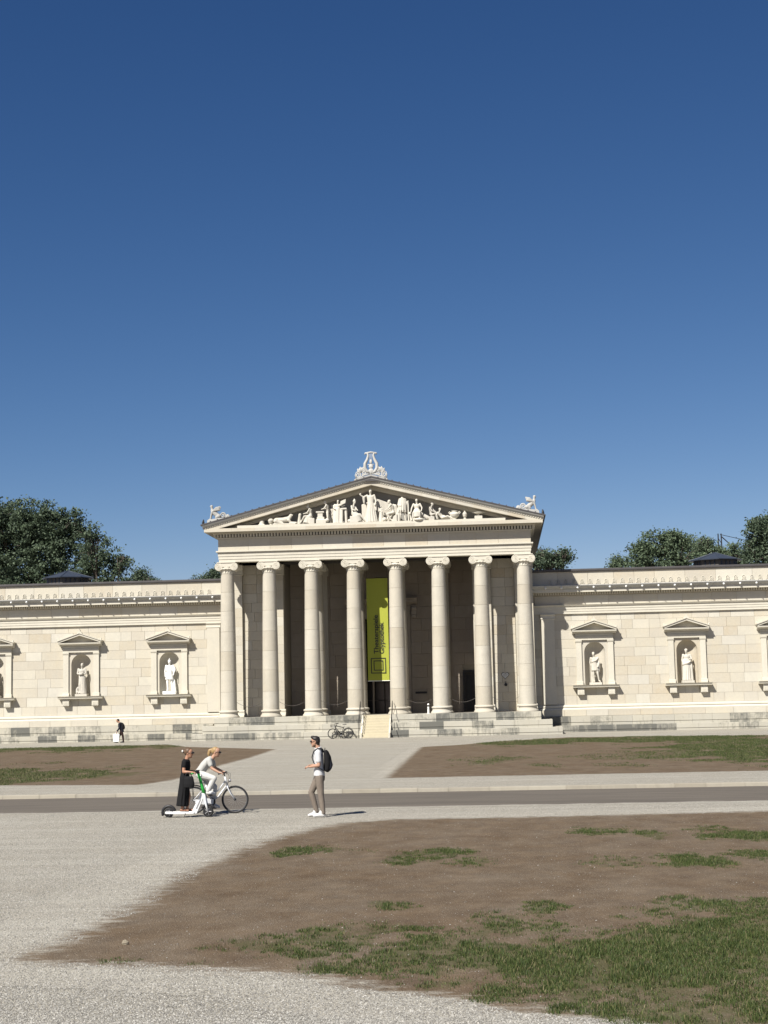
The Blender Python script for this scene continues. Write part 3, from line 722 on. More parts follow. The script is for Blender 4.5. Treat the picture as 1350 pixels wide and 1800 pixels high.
def griffin(s):
    g = MB().prism([(s*11.3,14.62),(s*9.75,15.0),(s*9.75,15.12),(s*11.2,14.98),(s*11.3,14.9)], -1.3, -.75).build('acroterion', M['acro'], B)
    MB().prism([(s*11.35,14.55),(s*9.6,14.98),(s*9.6,15.05),(s*11.3,14.72)], -1.36, -.7).build('acroterion_plinth', M['roof'], g)
    b = MB(); y = -1.03
    q = lambda x, z, dy=0: (s*x, y+dy, z)
    b.chain([(q(10.55,15.18),.17),(q(10.72,15.35),.17),(q(10.92,15.52),.16),(q(10.98,15.62),.12)])
    b.chain([(q(10.98,15.6),.10),(q(11.0,15.78),.085),(q(11.02,15.9),.10),(q(11.08,15.9),.06)])
    for dy in (-.09, .09):
        b.chain([(q(10.98,15.5,dy),.08),(q(11.05,15.25,dy),.055),(q(11.1,15.0,dy),.05),(q(11.18,14.98,dy),.05)])
        b.chain([(q(10.5,15.2,dy*1.4),.14),(q(10.68,15.12,dy*1.4),.09),(q(10.55,15.03,dy*1.4),.06),(q(10.72,15.02,dy*1.4),.05)])
    for dy in (-.14, .14):
        for k in range(5):
            b.chain([(q(10.92,15.55,dy),.05),(q(10.7-k*.05,15.78-k*.035,dy*1.2),.05),(q(10.42+k*.02,15.86-k*.06,dy*1.2),.03)])
    blob('griffin', b, .022, M['acro'], g, 1)
    t = MB(); t.tube([q(10.5,15.12)]+[(s*a, yy, c) for a, yy, c in [(10.35,y,15.05)]]+spiral(s*10.25, 15.27, y, .22, 1.7, R(-90), -s, .03, 34), .05, 7)
    for k in range(6):
        a = R(20+k*28); t.tube([q(9.92,15.12), q(9.92-math.cos(a)*.17, 15.14+math.sin(a)*.2)], [.055,.035], 6)
    t.tube([q(10.2,15.08),q(9.95,15.14),q(9.78,15.2)], [.04,.035,.02], 6)
    t.build('scroll_tail', M['acro'], g, smooth=True)
griffin(-1); griffin(1)

# --- wings
NX = [14.926, 21.25, 27.574]
ROWS = [1.87, 2.50, 3.16, 3.83, 4.47, 5.11, 5.74, 6.37, 7.01, 7.66, 8.13]
XE = 33.2
def niche_pan(xc):                    # wall pane with an arched hole, backed by a half-round niche with a quarter-dome
    m = MB(); r = .72; zb, zs = 3.2, 5.45; yf, hw, zt = 3.27, .92, 6.32; n = 14
    arc = [(r*math.cos(math.pi*k/n), zs+r*math.sin(math.pi*k/n)) for k in range(n+1)]
    out = []
    for k in range(n+1):
        a = math.pi*k/n; c_, s_ = math.cos(a), math.sin(a)
        t = min(hw/abs(c_) if abs(c_) > 1e-6 else 1e9, (zt-zs)/s_ if s_ > 1e-6 else 1e9); out.append((t*c_, zs+t*s_))
    pts = [(x, yf, z) for x, z in arc]+[(x, yf, z) for x, z in out]
    f = [(k, k+1, n+1+k+1, n+1+k) for k in range(n)]
    m.add(pts, f)
    for s in (-1, 1): m.add([(s*r,yf,zb),(s*hw,yf,zb),(s*hw,yf,zs),(s*r,yf,zs)], [(0,1,2,3)])
    for s in (-1, 1):       # corners
        m.add([(s*hw,yf,zs+ (zt-zs)),(s*hw,yf,zs),(s*hw*.999,yf,zt)], [(0,1,2)])
    # cylinder
    d = .70; vs_ = []; nb = 14
    cyl = [(r*math.cos(math.pi*k/nb), yf+d*math.sin(math.pi*k/nb)) for k in range(nb+1)]
    m.add([(x, y, zb) for x, y in cyl]+[(x, y, zs) for x, y in cyl], [(k, k+1, nb+2+k, nb+1+k) for k in range(nb)])
    dome = [];
    for j in range(9):
        ph = math.pi/2*j/8
        dome += [(x*math.cos(ph), yf+(y-yf)*math.cos(ph), zs+r*math.sin(ph)) for x, y in cyl]
    # quarter sphere: rotate half-disc arc back
    vs_ = []
    for j in range(9):
        th = math.pi/2*j/8
        for k in range(nb+1):
            a = math.pi*k/nb; vs_.append((r*math.cos(a), yf+d*math.sin(a)*math.sin(th) if True else 0, zs+r*math.sin(a)*math.cos(th)))
    m.add(vs_, [(j*(nb+1)+k, j*(nb+1)+k+1, (j+1)*(nb+1)+k+1, (j+1)*(nb+1)+k) for j in range(8) for k in range(nb)])
    m.add([(r*math.cos(math.pi*k/nb), yf+d*math.sin(math.pi*k/nb), zb+.001) for k in range(nb+1)], [tuple(range(nb+1))])
    return m
def make_niche():
    nc = niche_pan(0).build('niche', M['block'], B)
    for s in (-1, 1):
        p = MB().box(*sorted((s*.90, s*1.285)), 3.16, 3.29, 3.44, 6.12).build('pilaster', M['trim'], nc)
        MB().runx([(3.10,3.2),(3.10,3.32),(3.13,3.36),(3.12,3.42),(3.155,3.45),(3.29,3.45),(3.29,3.2)], *sorted((s*.86, s*1.325))).build('pilaster_base', M['trim'], nc)
        MB().runx([(3.155,6.12),(3.13,6.16),(3.11,6.22),(3.11,6.285),(3.29,6.285),(3.29,6.12)], *sorted((s*.87, s*1.315))).build('pilaster_capital', M['trim'], nc)
        br = MB().box(*sorted((s*.82, s*1.28)), 2.98, 3.29, 2.53, 3.0).build('bracket', M['trim'], nc)
        for k in range(4): MB().box(s*1.05-.17+k*.09, s*1.05-.11+k*.09, 2.962, 2.985, 2.58, 2.78).build('bracket_rib', M['trim'], br)
    sl = [(3.29,2.99),(3.12,3.0),(2.84,3.03),(2.82,3.12),(2.78,3.14),(2.74,3.195),(3.29,3.2)]
    MB().runx(sl, -1.58, 1.58).build('sill', M['trim'], nc)
    MB().runx([(3.29,6.287),(3.12,6.287),(3.12,6.40),(3.09,6.42),(3.09,6.55),(3.12,6.57),(3.12,6.72),(3.29,6.72)], -1.30, 1.30).build('entablature', M['trim'], nc)
    MB().runx([(3.29,6.72),(3.06,6.74),(3.0,6.84),(2.72,6.86),(2.70,6.96),(3.29,6.97)], -1.52, 1.52).build('cornice', M['trim'], nc)
    MB().prism([(-1.4,6.97),(1.4,6.97),(0,7.52)], 3.19, 3.29).build('tympanum', M['trim'], nc)
    for s in (-1, 1):
        m = MB().prism([(0,7.46),(s*1.5,6.96),(s*1.58,7.05),(0,7.60)], 2.70, 3.29); m.prism([(0,7.602),(s*1.6,7.052),(s*1.6,7.10),(0,7.66)], 2.64, 3.29); m.build('raking_cornice', M['trim'], nc)
        m = MB().chain([((s*1.5,2.8,7.1),.06),((s*1.53,2.8,7.2),.05),((s*1.56,2.8,7.28),.02)]).chain([((s*1.42,2.8,7.13),.05),((s*1.38,2.8,7.2),.03)]); m.build('acroterion', M['trim'], nc, smooth=True)
    m = MB().prism([(-.2,7.60),(.2,7.60),(.14,7.70),(.07,7.76),(0,7.92),(-.07,7.76),(-.14,7.70)], 2.74, 2.92); m.build('acroterion', M['trim'], nc)
    return nc
n0 = make_niche()
first = True
niches = []
for s in (-1, 1):
    for xx in NX:
        if first: n0.location = (s*xx, 0, 0); first = False; niches.append(n0)
        else:
            c = copy_tree(n0, B); c.location = (s*xx, 0, 0); niches.append(c)
palm = MB()
palm.tube([(-.16,0,0),(-.10,-.01,.02),(-.09,-.015,.10),(-.10,-.02,.2),(-.07,-.02,.28),(0,-.02,.32),(.07,-.02,.28),(.10,-.02,.2),(.09,-.015,.10),(.10,-.01,.02),(.16,0,0)], .022, 6)
palm.ell((0,-.005,.17), (.04,.03,.10), 8, 6); palm.ell((0,-.005,.05), (.05,.03,.03), 8, 6)
palm_me = palm.mesh('palmette', True); palm_me.materials.append(M['trim'])
sp = MB().ell((0,0,0), (.075,.09,.085), 10, 7).ell((0,-.08,-.02), (.045,.06,.04), 8, 6)
for s in (-1, 1): sp.ell((s*.06,0,.06), .03, 6, 5)
spout_me = sp.mesh('lion_spout', True); spout_me.materials.append(M['white'])
for s in (-1, 1):
    X = lambda a, b: sorted((s*a, s*b))
    rg = random.Random(30+s)
    # core wall with openings for the niches left free
    m = MB()
    edges = [10.78] + [v for xx in NX for v in (xx-.93, xx+.93)] + [XE]
    for a, b in zip(edges[0::2], edges[1::2]): m.box(*X(a, b), YW+.045, YW+1.2, 0, 8.13)
    for xx in NX: m.box(*X(xx-.93, xx+.93), YW+.045, YW+1.2, 6.3, 8.13); m.box(*X(xx-.93, xx+.93), YW+.045, YW+1.2, 0, 3.19); m.box(*X(xx-.93, xx+.93), YW+.75, YW+1.2, 3.19, 6.3)
    ww = m.build('wing_wall', M['joint'], B)
    # ashlar face
    stuffm = MB()
    for k in range(10):
        za, zb = ROWS[k], ROWS[k+1]; ivs = []
        cuts = [10.8]
        for xx in NX:
            if za < 6.7 and zb > 3.2: cuts += [xx-(1.27 if za < 6.3 else 1.28), xx+1.27]
        cuts.append(XE); cuts.insert(1, 11.31) if False else None
        for a, b in zip(cuts[0::2], cuts[1::2]):
            x = a
            while x < b-.01:
                L = rg.choice([.75, .95, 1.15, 1.3, 1.45, 1.6])
                if b-x-L < .45: L = b-x
                if x > 28.2: stuffm.box(*X(x+.005, x+L-.005), YW, YW+.05, za+.005, zb-.005)
                else:
                    x0 = x if s > 0 else -x-L
                    block('stone_block', L-.008, .06, zb-za-.008, M['block'], ww, (x0+.004, YW+rg.uniform(-.007,.005), za+.004), .006)
                x += L
    tag(stuffm.build('masonry', M['block'], ww), kind='stuff')
    # end pilaster beside the portico
    pl = MB().box(*X(11.31, 12.21), 3.14, 3.30, 1.9, 7.78).build('wing_pilaster', M['block'], B)
    MB().runx([(3.14,7.78),(3.10,7.82),(3.14,7.86),(3.14,8.02),(3.08,8.07),(3.06,8.125),(3.3,8.125),(3.3,7.78)], *X(11.25, 12.27)).build('pilaster_capital', M['trim'], pl)
    # base courses
    bs = MB().runx([(3.34,1.87),(3.26,1.86),(3.22,1.82),(3.12,1.80),(3.10,1.70),(3.16,1.66),(3.05,1.60),(3.0,1.55),(3.0,1.50),(3.34,1.50)], *X(10.8, XE)).build('wing_base_moulding', M['trim'], B)
    pb = MB().box(*X(10.72, XE), 2.98, 3.4, 0, 1.495).build('wing_plinth', M['joint'], B)
    x = 11.0
    while x < XE:
        L = rg.choice([1.5, 1.7, 1.9, 2.2])
        block('plinth_block', L-.008, .05, .41, M['block'], pb, ((x if s > 0 else -x-L)+.004, 2.95, 1.08), .008); x += L
    x = 12.3; z = 0
    for (za, zb, yf) in ((0, .46, 2.55), (.46, 1.07, 2.72)):
        x = 12.3 if za == 0 else 11.75
        while x < XE:
            L = rg.choice([1.2, 1.35, 1.5, 1.35]); step_block(L, zb-za-.004, .5, pb, ((x if s > 0 else -x-L), yf, za)); x += L
    # entablature
    e = MB().runx([(3.4,8.13),(3.17,8.13),(3.17,8.29),(3.145,8.295),(3.145,8.46),(3.12,8.465),(3.12,8.64),(3.05,8.66),(3.0,8.74),(3.4,8.75)], *X(10.72, XE)).build('wing_architrave', M['trim'], B)
    fz = MB().box(*X(10.72, XE), 3.24, 3.9, 8.752, 9.40).build('wing_frieze', M['joint'], B)
    x = 10.9
    while x < XE:
        L = rg.choice([1.4, 1.7, 2.0]); block('frieze_block', L-.006, .04, .635, M['block'], fz, ((x if s > 0 else -x-L)+.003, 3.215, 8.76), .006); x += L
    MB().runx([(3.4,9.402),(3.14,9.402),(3.10,9.45),(3.10,9.60),(3.4,9.60)], *X(10.72, XE)).build('dentil_bed', M['joint'], B); m = MB(); x = 10.8
    while x < XE: m.box(*X(x, x+.10), 2.96, 3.105, 9.455, 9.60); x += .17
    tag(m.build('dentils', M['trim'], B), kind='stuff')
    cn = MB().box(*X(10.72, XE), 2.60, 3.6, 9.602, 9.795).build('wing_cornice', M['trim'], B)
    MB().runx([(2.61,9.797),(2.58,9.84),(2.47,9.90),(2.36,9.98),(2.32,10.06),(2.36,10.09),(3.2,10.09),(3.2,9.797)], *X(10.72, XE)).build('wing_gutter', M['acro'], cn, auto=True)
    x = 11.65
    while x < 30: link('lion_spout', spout_me, None, cn, (s*x, 2.42, 9.90)); x += 1.11
    at = MB().box(*X(10.72, XE), 3.07, 4.2, 10.092, 11.05).build('attic', M['joint'], B)
    x = 10.72
    while x < XE:
        L = rg.choice([1.4, 1.8, 2.1, 2.5]); block('attic_block', L-.008, .05, .95, M['block'], at, ((x if s > 0 else -x-L)+.004, 3.03, 10.097), .008); x += L
    x = 12.0
    while x < 30: link('palmette', palm_me, None, at, (s*x, 3.02, 10.19)); x += .555
    MB().runx([(2.93,11.05),(2.90,11.12),(2.90,11.20),(2.94,11.24),(13,11.45),(13,11.05)], *X(10.72, XE)).build('wing_roof', M['roof'], B)
    MB().box(*X(XE-.01, XE+.5), 2.9, 40, 0, 11.2).box(*X(12, XE), 12.5, 13, 0, 11.3).build('end_wall', M['trim'], B)
    # roof lantern
    cx = s*24.65; cy = 12.0; n = 8
    ln = MB().lathe([(1.62,11.2),(1.62,12.25)], 8, (cx, cy, 0)).build('roof_lantern', M['soffit'], B)
    MB().lathe([(1.98,12.22),(2.0,12.28),(.03,12.86)], 8, (cx, cy, 0)).build('lantern_roof', M['slate'], ln)
    m = MB()
    for k in range(8):
        a = 2*math.pi*k/8; m.tube([(cx+1.99*math.cos(a), cy+1.99*math.sin(a), 12.29), (cx, cy, 12.88)], .03, 6)
        a2 = a+math.pi/8; rr = 1.62*math.cos(math.pi/8)+.01
        for dd in (-.35, 0, .35):
            tx, ty = -math.sin(a2), math.cos(a2); px_, py_ = cx+rr*math.cos(a2)+tx*dd, cy+rr*math.sin(a2)+ty*dd
            m.tube([(px_, py_, 11.3), (px_, py_, 12.22)], .05, 4)
    m.build('lantern_ribs', M['slate'], ln)
MB().box(-10.7, 10.7, YB-.3, YB, 0, 12.1).box(-10.72, -10.2, 3.6, YB-.3, 0, 12.1).box(10.2, 10.72, 3.6, YB-.3, 0, 12.1).build('hall_wall', M['trim'], B)

# ------------------------------------------------------------------ sculpture
def figure(m, k, pel, che, hed, arms, legs, side=(1,0,0), face=(0,-1,0), robe=None, hat=None, rad=1.0):
    """adds a human body to m: pelvis, chest, head centres, arms/legs as joint lists; k = scale to a 1.8 m body"""
    pel, che, hed = V(*pel), V(*che), V(*hed); side = V(*side).normalized(); face = V(*face).normalized(); g = k*rad
    nk = che+(hed-che)*.45
    m.loft([pel-(che-pel)*.18, pel, pel+(che-pel)*.45, che, che+(hed-che)*.30], [(.13*g,.10*g),(.165*g,.115*g),(.14*g,.10*g),(.185*g,.12*g),(.13*g,.085*g)], side)
    m.ell(che+(hed-che)*.22+side*.15*k, .065*g); m.ell(che+(hed-che)*.22-side*.15*k, .065*g)
    m.chain([(nk, .058*g), (hed-(hed-che).normalized()*.05*k, .055*g)])
    m.loft([hed-V(0,0,.125*k)+face*.03*k, hed-V(0,0,.08*k)+face*.02*k, hed, hed+V(0,0,.07*k), hed+V(0,0,.12*k)], [(.035*k,.04*k),(.06*k,.07*k),(.078*k,.095*k),(.072*k,.09*k),(.03*k,.04*k)], side)
    m.chain([(hed+face*.09*k, .018*k), (hed+face*.105*k-V(0,0,.03*k), .016*k)])
    for a in arms:
        rr = [.062, .048, .036, .045, .03]; m.chain([(V(*p), rr[min(i, 4)]*g) for i, p in enumerate(a)])
    for l in legs:
        rr = [.092, .068, .045, .04, .035]; m.chain([(V(*p), rr[min(i, 4)]*g) for i, p in enumerate(l)])
    if robe:
        cs, rs = robe; m.loft(cs, rs, side, 18)
    if hat == 'helmet':
        m.ell(hed+V(0,0,.05*k)-face*.015*k, (.10*k,.11*k,.10*k)); m.tube([hed+face*.08*k+V(0,0,.14*k), hed+V(0,0,.20*k), hed-face*.12*k+V(0,0,.1*k)], [.02*k,.035*k,.02*k], 7)
    elif hat == 'cap': m.ell(hed+V(0,0,.05*k), (.10*k,.11*k,.09*k))
    elif hat == 'hair': m.ell(hed+V(0,0,.035*k)-face*.025*k, (.093*k,.10*k,.10*k))
    return m
def folds(m, cs_top, cs_bot, rt, rb, n, r, side=(1,0,0)):
    rgf = random.Random(n)
    for i in range(n):
        a = 2*math.pi*i/n+rgf.uniform(-.1,.1)
        p = V(*cs_top)+V(math.cos(a)*rt[0], math.sin(a)*rt[1], 0); q = V(*cs_bot)+V(math.cos(a)*rb[0], math.sin(a)*rb[1], 0)
        m.chain([(p, r*.6), (p.lerp(q, .5)+V(rgf.uniform(-.02,.02),0,0), r), (q, r*1.1)])
def statue(name, xc, label, mat, fn, zb=3.2, base=(.42,.32,.16)):
    root = empty(name, (xc, 3.42, zb), label, 'statue', 'statues standing in the wall niches')
    if base: MB().box(-base[0], base[0], -base[1], base[1], 0, base[2]).build('plinth', mat, root)
    m = MB(); fn(m, base[2] if base else 0); blob('figure', m, .026, mat, root, 2)
    return root
def st_crossed(m, z):
    figure(m, 1.2, (0,0,z+1.15), (.0,-.02,z+1.62), (.03,-.04,z+2.02),
        [[(-.25,0,z+1.75),(-.30,-.06,z+1.42),(-.05,-.24,z+1.42),(.12,-.24,z+1.46)], [(.25,0,z+1.75),(.30,-.06,z+1.42),(.05,-.24,z+1.38),(-.12,-.24,z+1.38)]],
        [[(-.1,0,z+1.1),(-.14,-.12,z+.62),(-.13,-.05,z+.1),(-.16,-.2,z+.04)], [(.1,0,z+1.1),(.12,0,z+.6),(.12,.02,z+.08),(.14,-.14,z+.04)]], hat='hair')
    m.loft([(.02,0,z+1.25),(.03,0,z+.9),(.1,0,z+.4),(.12,0,z)], [(.24,.17),(.26,.19),(.22,.18),(.24,.2)])
    folds(m, (.04,0,z+1.2), (.12,0,z+.02), (.22,.17), (.22,.2), 11, .035)
    m.chain([((-.32,-.06,z+.05),.1),((-.33,-.08,z+.3),.09),((-.27,-.1,z+.45),.06)]); m.ell((-.3,-.1,z+.12), (.12,.1,.1))
def st_warrior(m, z):
    figure(m, 1.2, (-.02,0,z+1.18), (-.02,-.02,z+1.66), (-.02,-.04,z+2.04),
        [[(-.26,0,z+1.78),(-.34,-.02,z+1.42),(-.32,-.08,z+1.1),(-.3,-.1,z+1.02)], [(.23,0,z+1.78),(.33,-.02,z+1.46),(.3,-.18,z+1.2),(.28,-.2,z+1.12)]],
        [[(-.12,0,z+1.1),(-.17,-.06,z+.6),(-.15,0,z+.1),(-.18,-.16,z+.05)], [(.1,0,z+1.1),(.13,0,z+.6),(.15,.04,z+.1),(.18,-.12,z+.05)]], hat='helmet')
    m.loft([(-.02,0,z+1.72),(-.02,-.01,z+1.4),(-.03,-.01,z+1.2),(-.03,0,z+.82)], [(.27,.17),(.21,.16),(.23,.17),(.30,.21)], n=18)
    folds(m, (-.03,0,z+1.2), (-.03,0,z+.82), (.2,.16), (.28,.2), 14, .028)
    m.ell((.31,-.08,z+1.5), (.14,.06,.2)); m.chain([((.34,.05,z+.02),.12),((.31,.05,z+.5),.09),((.3,.05,z+.75),.06)])
def st_tunic(m, z):
    figure(m, 1.15, (-.03,0,z+1.12), (-.05,-.02,z+1.58), (-.09,-.05,z+1.96),
        [[(-.28,0,z+1.68),(-.34,.04,z+1.36),(-.28,.08,z+1.1),(-.2,.08,z+1.08)], [(.19,0,z+1.70),(.27,-.02,z+1.38),(.22,-.16,z+1.16),(.2,-.18,z+1.08)]],
        [[(-.11,0,z+1.05),(-.13,-.03,z+.55),(-.07,0,z+.08),(-.08,-.14,z+.04)], [(.08,0,z+1.05),(.16,-.1,z+.6),(.24,-.04,z+.12),(.32,-.16,z+.05)]], hat='hair')
    m.loft([(-.04,0,z+1.66),(-.04,-.01,z+1.35),(-.03,-.01,z+1.12),(-.01,0,z+.82)], [(.24,.16),(.20,.15),(.22,.17),(.27,.2)], n=18)
    folds(m, (-.03,0,z+1.15), (-.01,0,z+.82), (.2,.15), (.25,.19), 13, .026)
    m.chain([((.22,-.02,z+1.68),.08),((.05,-.17,z+1.5),.06),((-.2,-.12,z+1.42),.05)])
    m.chain([((.27,-.02,z+1.35),.09),((.28,0,z+1.0),.09),((.27,.02,z+.72),.05)]); m.chain([((-.2,.1,z),.1),((-.22,.1,z+.8),.08)])
def st_robed(m, z):
    figure(m, 1.2, (-.02,0,z+1.18), (-.02,-.02,z+1.64), (-.05,-.06,z+2.02),
        [[(-.26,0,z+1.76),(-.34,0,z+1.40),(-.28,-.12,z+1.14),(-.14,-.2,z+1.16)], [(.23,0,z+1.74),(.30,-.06,z+1.48),(.2,-.22,z+1.4),(.16,-.24,z+1.48)]],
        [[(-.1,0,z+1.1),(-.12,-.06,z+.6),(-.1,0,z+.08)], [(.1,0,z+1.1),(.12,0,z+.6),(.12,0,z+.08),(.16,-.16,z+.04)]], hat='cap')
    m.loft([(-.02,0,z+1.45),(-.04,0,z+1.1),(-.05,0,z+.5),(-.06,0,z)], [(.23,.17),(.29,.2),(.30,.2),(.30,.22)], n=18)
    folds(m, (-.03,0,z+1.4), (-.06,0,z+.02), (.22,.16), (.29,.22), 13, .036)
    m.chain([((-.3,-.1,z+1.1),.07),((0,-.22,z+1.18),.07),((.2,-.2,z+1.3),.06)])
    m.chain([((.3,-.02,z),.1),((.3,-.02,z+.5),.08),((.28,-.05,z+.95),.09),((.27,-.08,z+1.2),.05)])
statue('niche_statue', -21.25, 'cream stone man with folded arms in the second niche left of the portico', M['sculpt'], st_crossed)
statue('niche_statue', -14.926, 'bright white marble warrior in short tunic in the niche left of the portico', M['white'], st_warrior, base=(.46,.34,.22))
statue('niche_statue', 14.926, 'cream stone bare-legged man in tunic in the niche right of the portico', M['sculpt'], st_tunic)
statue('niche_statue', 21.25, 'cream stone figure in long robe and cap in the niche farthest right of the portico', M['sculpt'], st_robed)
statue('niche_statue', -27.574, 'shaded statue in the niche cut off by the left edge of the picture', M['sculpt'], st_robed)

ZP = 14.50
def pedstat(name, x, label, fn, voxel=.022, y=-.93):
    root = empty(name, (x, y, ZP), label=label, cat='statue' if 'vase' not in name and 'bowl' not in name and 'altar' not in name else name.split('_')[-1], group='sculptures standing in the gable')
    root.scale = (1.1, 1.05, 1.04)
    m = MB(); fn(m); blob('figure' if 'statue' in name else 'body', m, voxel, M['sculpt'], root, 1); return root
def pX(px, py=905): return atY(px, py, -.93).x
def mk_stump(m): m.tube([(0,0,0),(0,0,.2),(.03,0,.33)], [.17,.15,.13], 12); m.box(-.2,.2,-.2,.2,0,.06)
pedstat('gable_altar', pX(460), 'short carved stump at the far left corner of the gable', mk_stump)
def mk_vase(m): m.lathe([(.09,0),(.10,.03),(.06,.06),(.13,.14),(.19,.28),(.18,.36),(.12,.39),(.15,.41),(.15,.43)], 20)
pedstat('gable_vase', pX(476), 'egg-shaped stone vase second from the left in the gable', mk_vase, .018)
def mk_lion(m):
    m.box(-.72,.72,-.25,.25,0,.08); m.chain([((-.5,0,.28),.2),((-.1,0,.3),.18),((.22,0,.36),.18),((.36,0,.5),.12),((.4,0,.62),.11)])
    m.chain([((.4,-.02,.62),.09),((.5,-.05,.6),.05)])
    for dy in (-.14,.14): m.chain([((.28,dy,.28),.1),((.4,dy,.12),.07),((.75,dy,.1),.06)]); m.chain([((-.52,dy*1.2,.24),.16),((-.3,dy*1.3,.12),.09),((-.1,dy*1.3,.1),.06)])
pedstat('gable_statue', pX(500), 'crouching stone lion looking right on the left side of the gable', mk_lion)
def mk_bent(m):
    figure(m, .95, (.2,0,.52), (.16,-.02,.9), (.0,-.06,1.18), [[(.13,-.15,.96),(-.02,-.2,.72),(-.25,-.18,.66)],[(.15,.14,.96),(0,.15,.72),(-.22,.12,.7)]],
        [[(.18,-.1,.5),(-.2,-.14,.5),(-.42,-.12,.12),(-.55,-.12,.05)],[(.18,.1,.5),(-.15,.12,.48),(-.3,.12,.08),(-.42,.12,.04)]], side=(0,1,0), face=(-1,-.2,-.3), hat='hair')
    m.loft([(.2,0,.55),(.05,-.02,.42),(-.05,-.04,.05)], [(.2,.16),(.2,.22),(.2,.26)], (0,1,0)); m.box(.1,.42,-.25,.25,0,.36); m.chain([((-.55,-.05,.0),.12),((-.5,-.05,.5),.09),((-.48,-.05,.62),.1)])
pedstat('gable_statue', pX(541), 'stone man bending over a bowl beside the crouching lion', mk_bent)
def mk_carver(m):
    m.box(-.5,.12,-.25,.25,0,.26); m.box(-.45,.02,-.2,.2,.26,.42); m.box(-.4,-.08,-.18,.18,.42,.7); m.box(-.5,0,-.22,.22,.7,.8)
    figure(m, .9, (.2,.05,.75), (.18,0,1.12), (.06,-.06,1.4), [[(.16,-.16,1.2),(.02,-.2,.98),(-.15,-.2,.92)],[(.18,.14,1.2),(.05,.1,1.0),(-.15,.05,.96)]],
        [[(.2,-.05,.7),(.22,-.1,.4),(.2,-.06,.06)],[(.2,.12,.7),(.3,.1,.4),(.36,.1,.06)]], side=(0,1,0), face=(-1,-.3,-.2), hat='hair'); m.ell((.2,-.2,.2), .13)
pedstat('gable_statue', pX(570), 'stone sculptor working over a block in the left half of the gable', mk_carver)
def mk_helper(m): figure(m, .8, (0,0,.62), (0,0,.95), (.0,-.02,1.18), [[(-.14,0,1.02),(-.18,-.06,.8),(-.1,-.14,.7)],[(.14,0,1.02),(.18,0,.8),(.16,-.06,.6)]], [[(-.07,0,.6),(-.06,-.04,.3),(-.06,0,.05)],[(.07,0,.6),(.08,0,.3),(.08,0,.05)]])
pedstat('gable_statue', pX(583), 'slender stone helper behind the sculptor in the left half of the gable', mk_helper, y=-.62)
def mk_board(m):
    figure(m, .88, (-.16,0,.78), (-.16,0,1.14), (-.12,-.03,1.44), [[(-.32,0,1.22),(-.38,-.08,1.0),(-.3,-.2,.92)],[(0,0,1.22),(.15,-.1,1.1),(.3,-.12,1.16)]],
        [[(-.23,0,.72),(-.24,-.04,.4),(-.22,0,.06)],[(-.1,0,.72),(-.08,0,.4),(-.08,0,.06)]], hat='hair')
    m.loft([(-.16,0,1.0),(-.16,0,.5),(-.18,0,0)], [(.17,.13),(.2,.16),(.26,.18)]); folds(m, (-.16,0,.95), (-.18,0,.02), (.16,.13), (.24,.17), 9, .03)
    m.add([(.02,-.22,1.12),(.36,-.22,1.28),(.40,-.22,1.56),(.06,-.22,1.42),(.02,-.14,1.12),(.36,-.14,1.28),(.40,-.14,1.56),(.06,-.14,1.42)], [(0,1,2,3),(7,6,5,4),(0,4,5,1),(1,5,6,2),(2,6,7,3),(3,7,4,0)])
    m.box(.06,.42,-.2,.1,.88,.98); m.chain([((.1,-.1,0),.08),((.12,-.1,.9),.09)]); m.chain([((.38,-.05,0),.08),((.36,-.05,.9),.09)]); m.chain([((-.42,0,0),.05),((-.4,0,.9),.04),((-.38,0,1.15),.07)])
pedstat('gable_statue', pX(598), 'standing stone figure holding up a tilted board left of centre in the gable', mk_board)
def mk_seatL(m):
    m.box(-.4,.12,-.25,.25,0,.42)
    figure(m, .98, (-.2,0,.55), (-.22,0,.98), (-.12,-.04,1.36), [[(-.3,-.14,1.08),(-.22,-.26,.8),(.0,-.24,.84)],[(-.1,.12,1.08),(.0,0,.86),(.08,-.1,.8)]],
        [[(-.15,-.1,.52),(.22,-.16,.52),(.5,-.14,.14),(.64,-.14,.05)],[(-.12,.1,.52),(.2,.08,.46),(.34,.06,.08),(.48,.04,.04)]], side=(.5,.8,0), face=(.7,-.7,0), hat='helmet')
    m.loft([(-.2,0,.7),(0,-.06,.42),(.1,-.06,.05)], [(.2,.18),(.22,.22),(.2,.24)], (0,1,0)); m.ell((-.45,-.1,.12), .12)
pedstat('gable_statue', pX(627), 'seated stone figure with outstretched leg just left of the tall goddess', mk_seatL)
def mk_athena(m):
    figure(m, 1.15, (0,0,1.15), (0,-.02,1.64), (0,-.04,2.03), [[(-.22,0,1.76),(-.42,-.08,1.66),(-.56,-.12,1.74),(-.60,-.12,1.78)],[(.22,0,1.76),(.32,-.04,1.44),(.3,-.16,1.18),(.28,-.2,1.1)]],
        [[(-.1,0,1.1),(-.1,-.06,.6),(-.1,0,.06)],[(.1,0,1.1),(.1,0,.6),(.12,0,.06)]], hat='helmet')
    m.loft([(0,0,1.7),(0,0,1.3),(0,0,.7),(.02,0,0)], [(.24,.15),(.2,.15),(.28,.2),(.42,.26)], n=20); folds(m, (0,0,1.3), (.02,0,.02), (.18,.14), (.4,.25), 15, .035)
    m.chain([((-.42,-.06,1.62),.09),((-.40,-.02,1.3),.07)]); m.ell((-.62,-.12,1.84), .075); m.chain([((.3,-.1,1.2),.08),((.34,-.1,.8),.06)])
    m.box(-.02,.02,-.1,.0,.0,.1)
pedstat('gable_statue', pX(652), 'tall robed goddess with helmet standing in the middle of the gable', mk_athena)
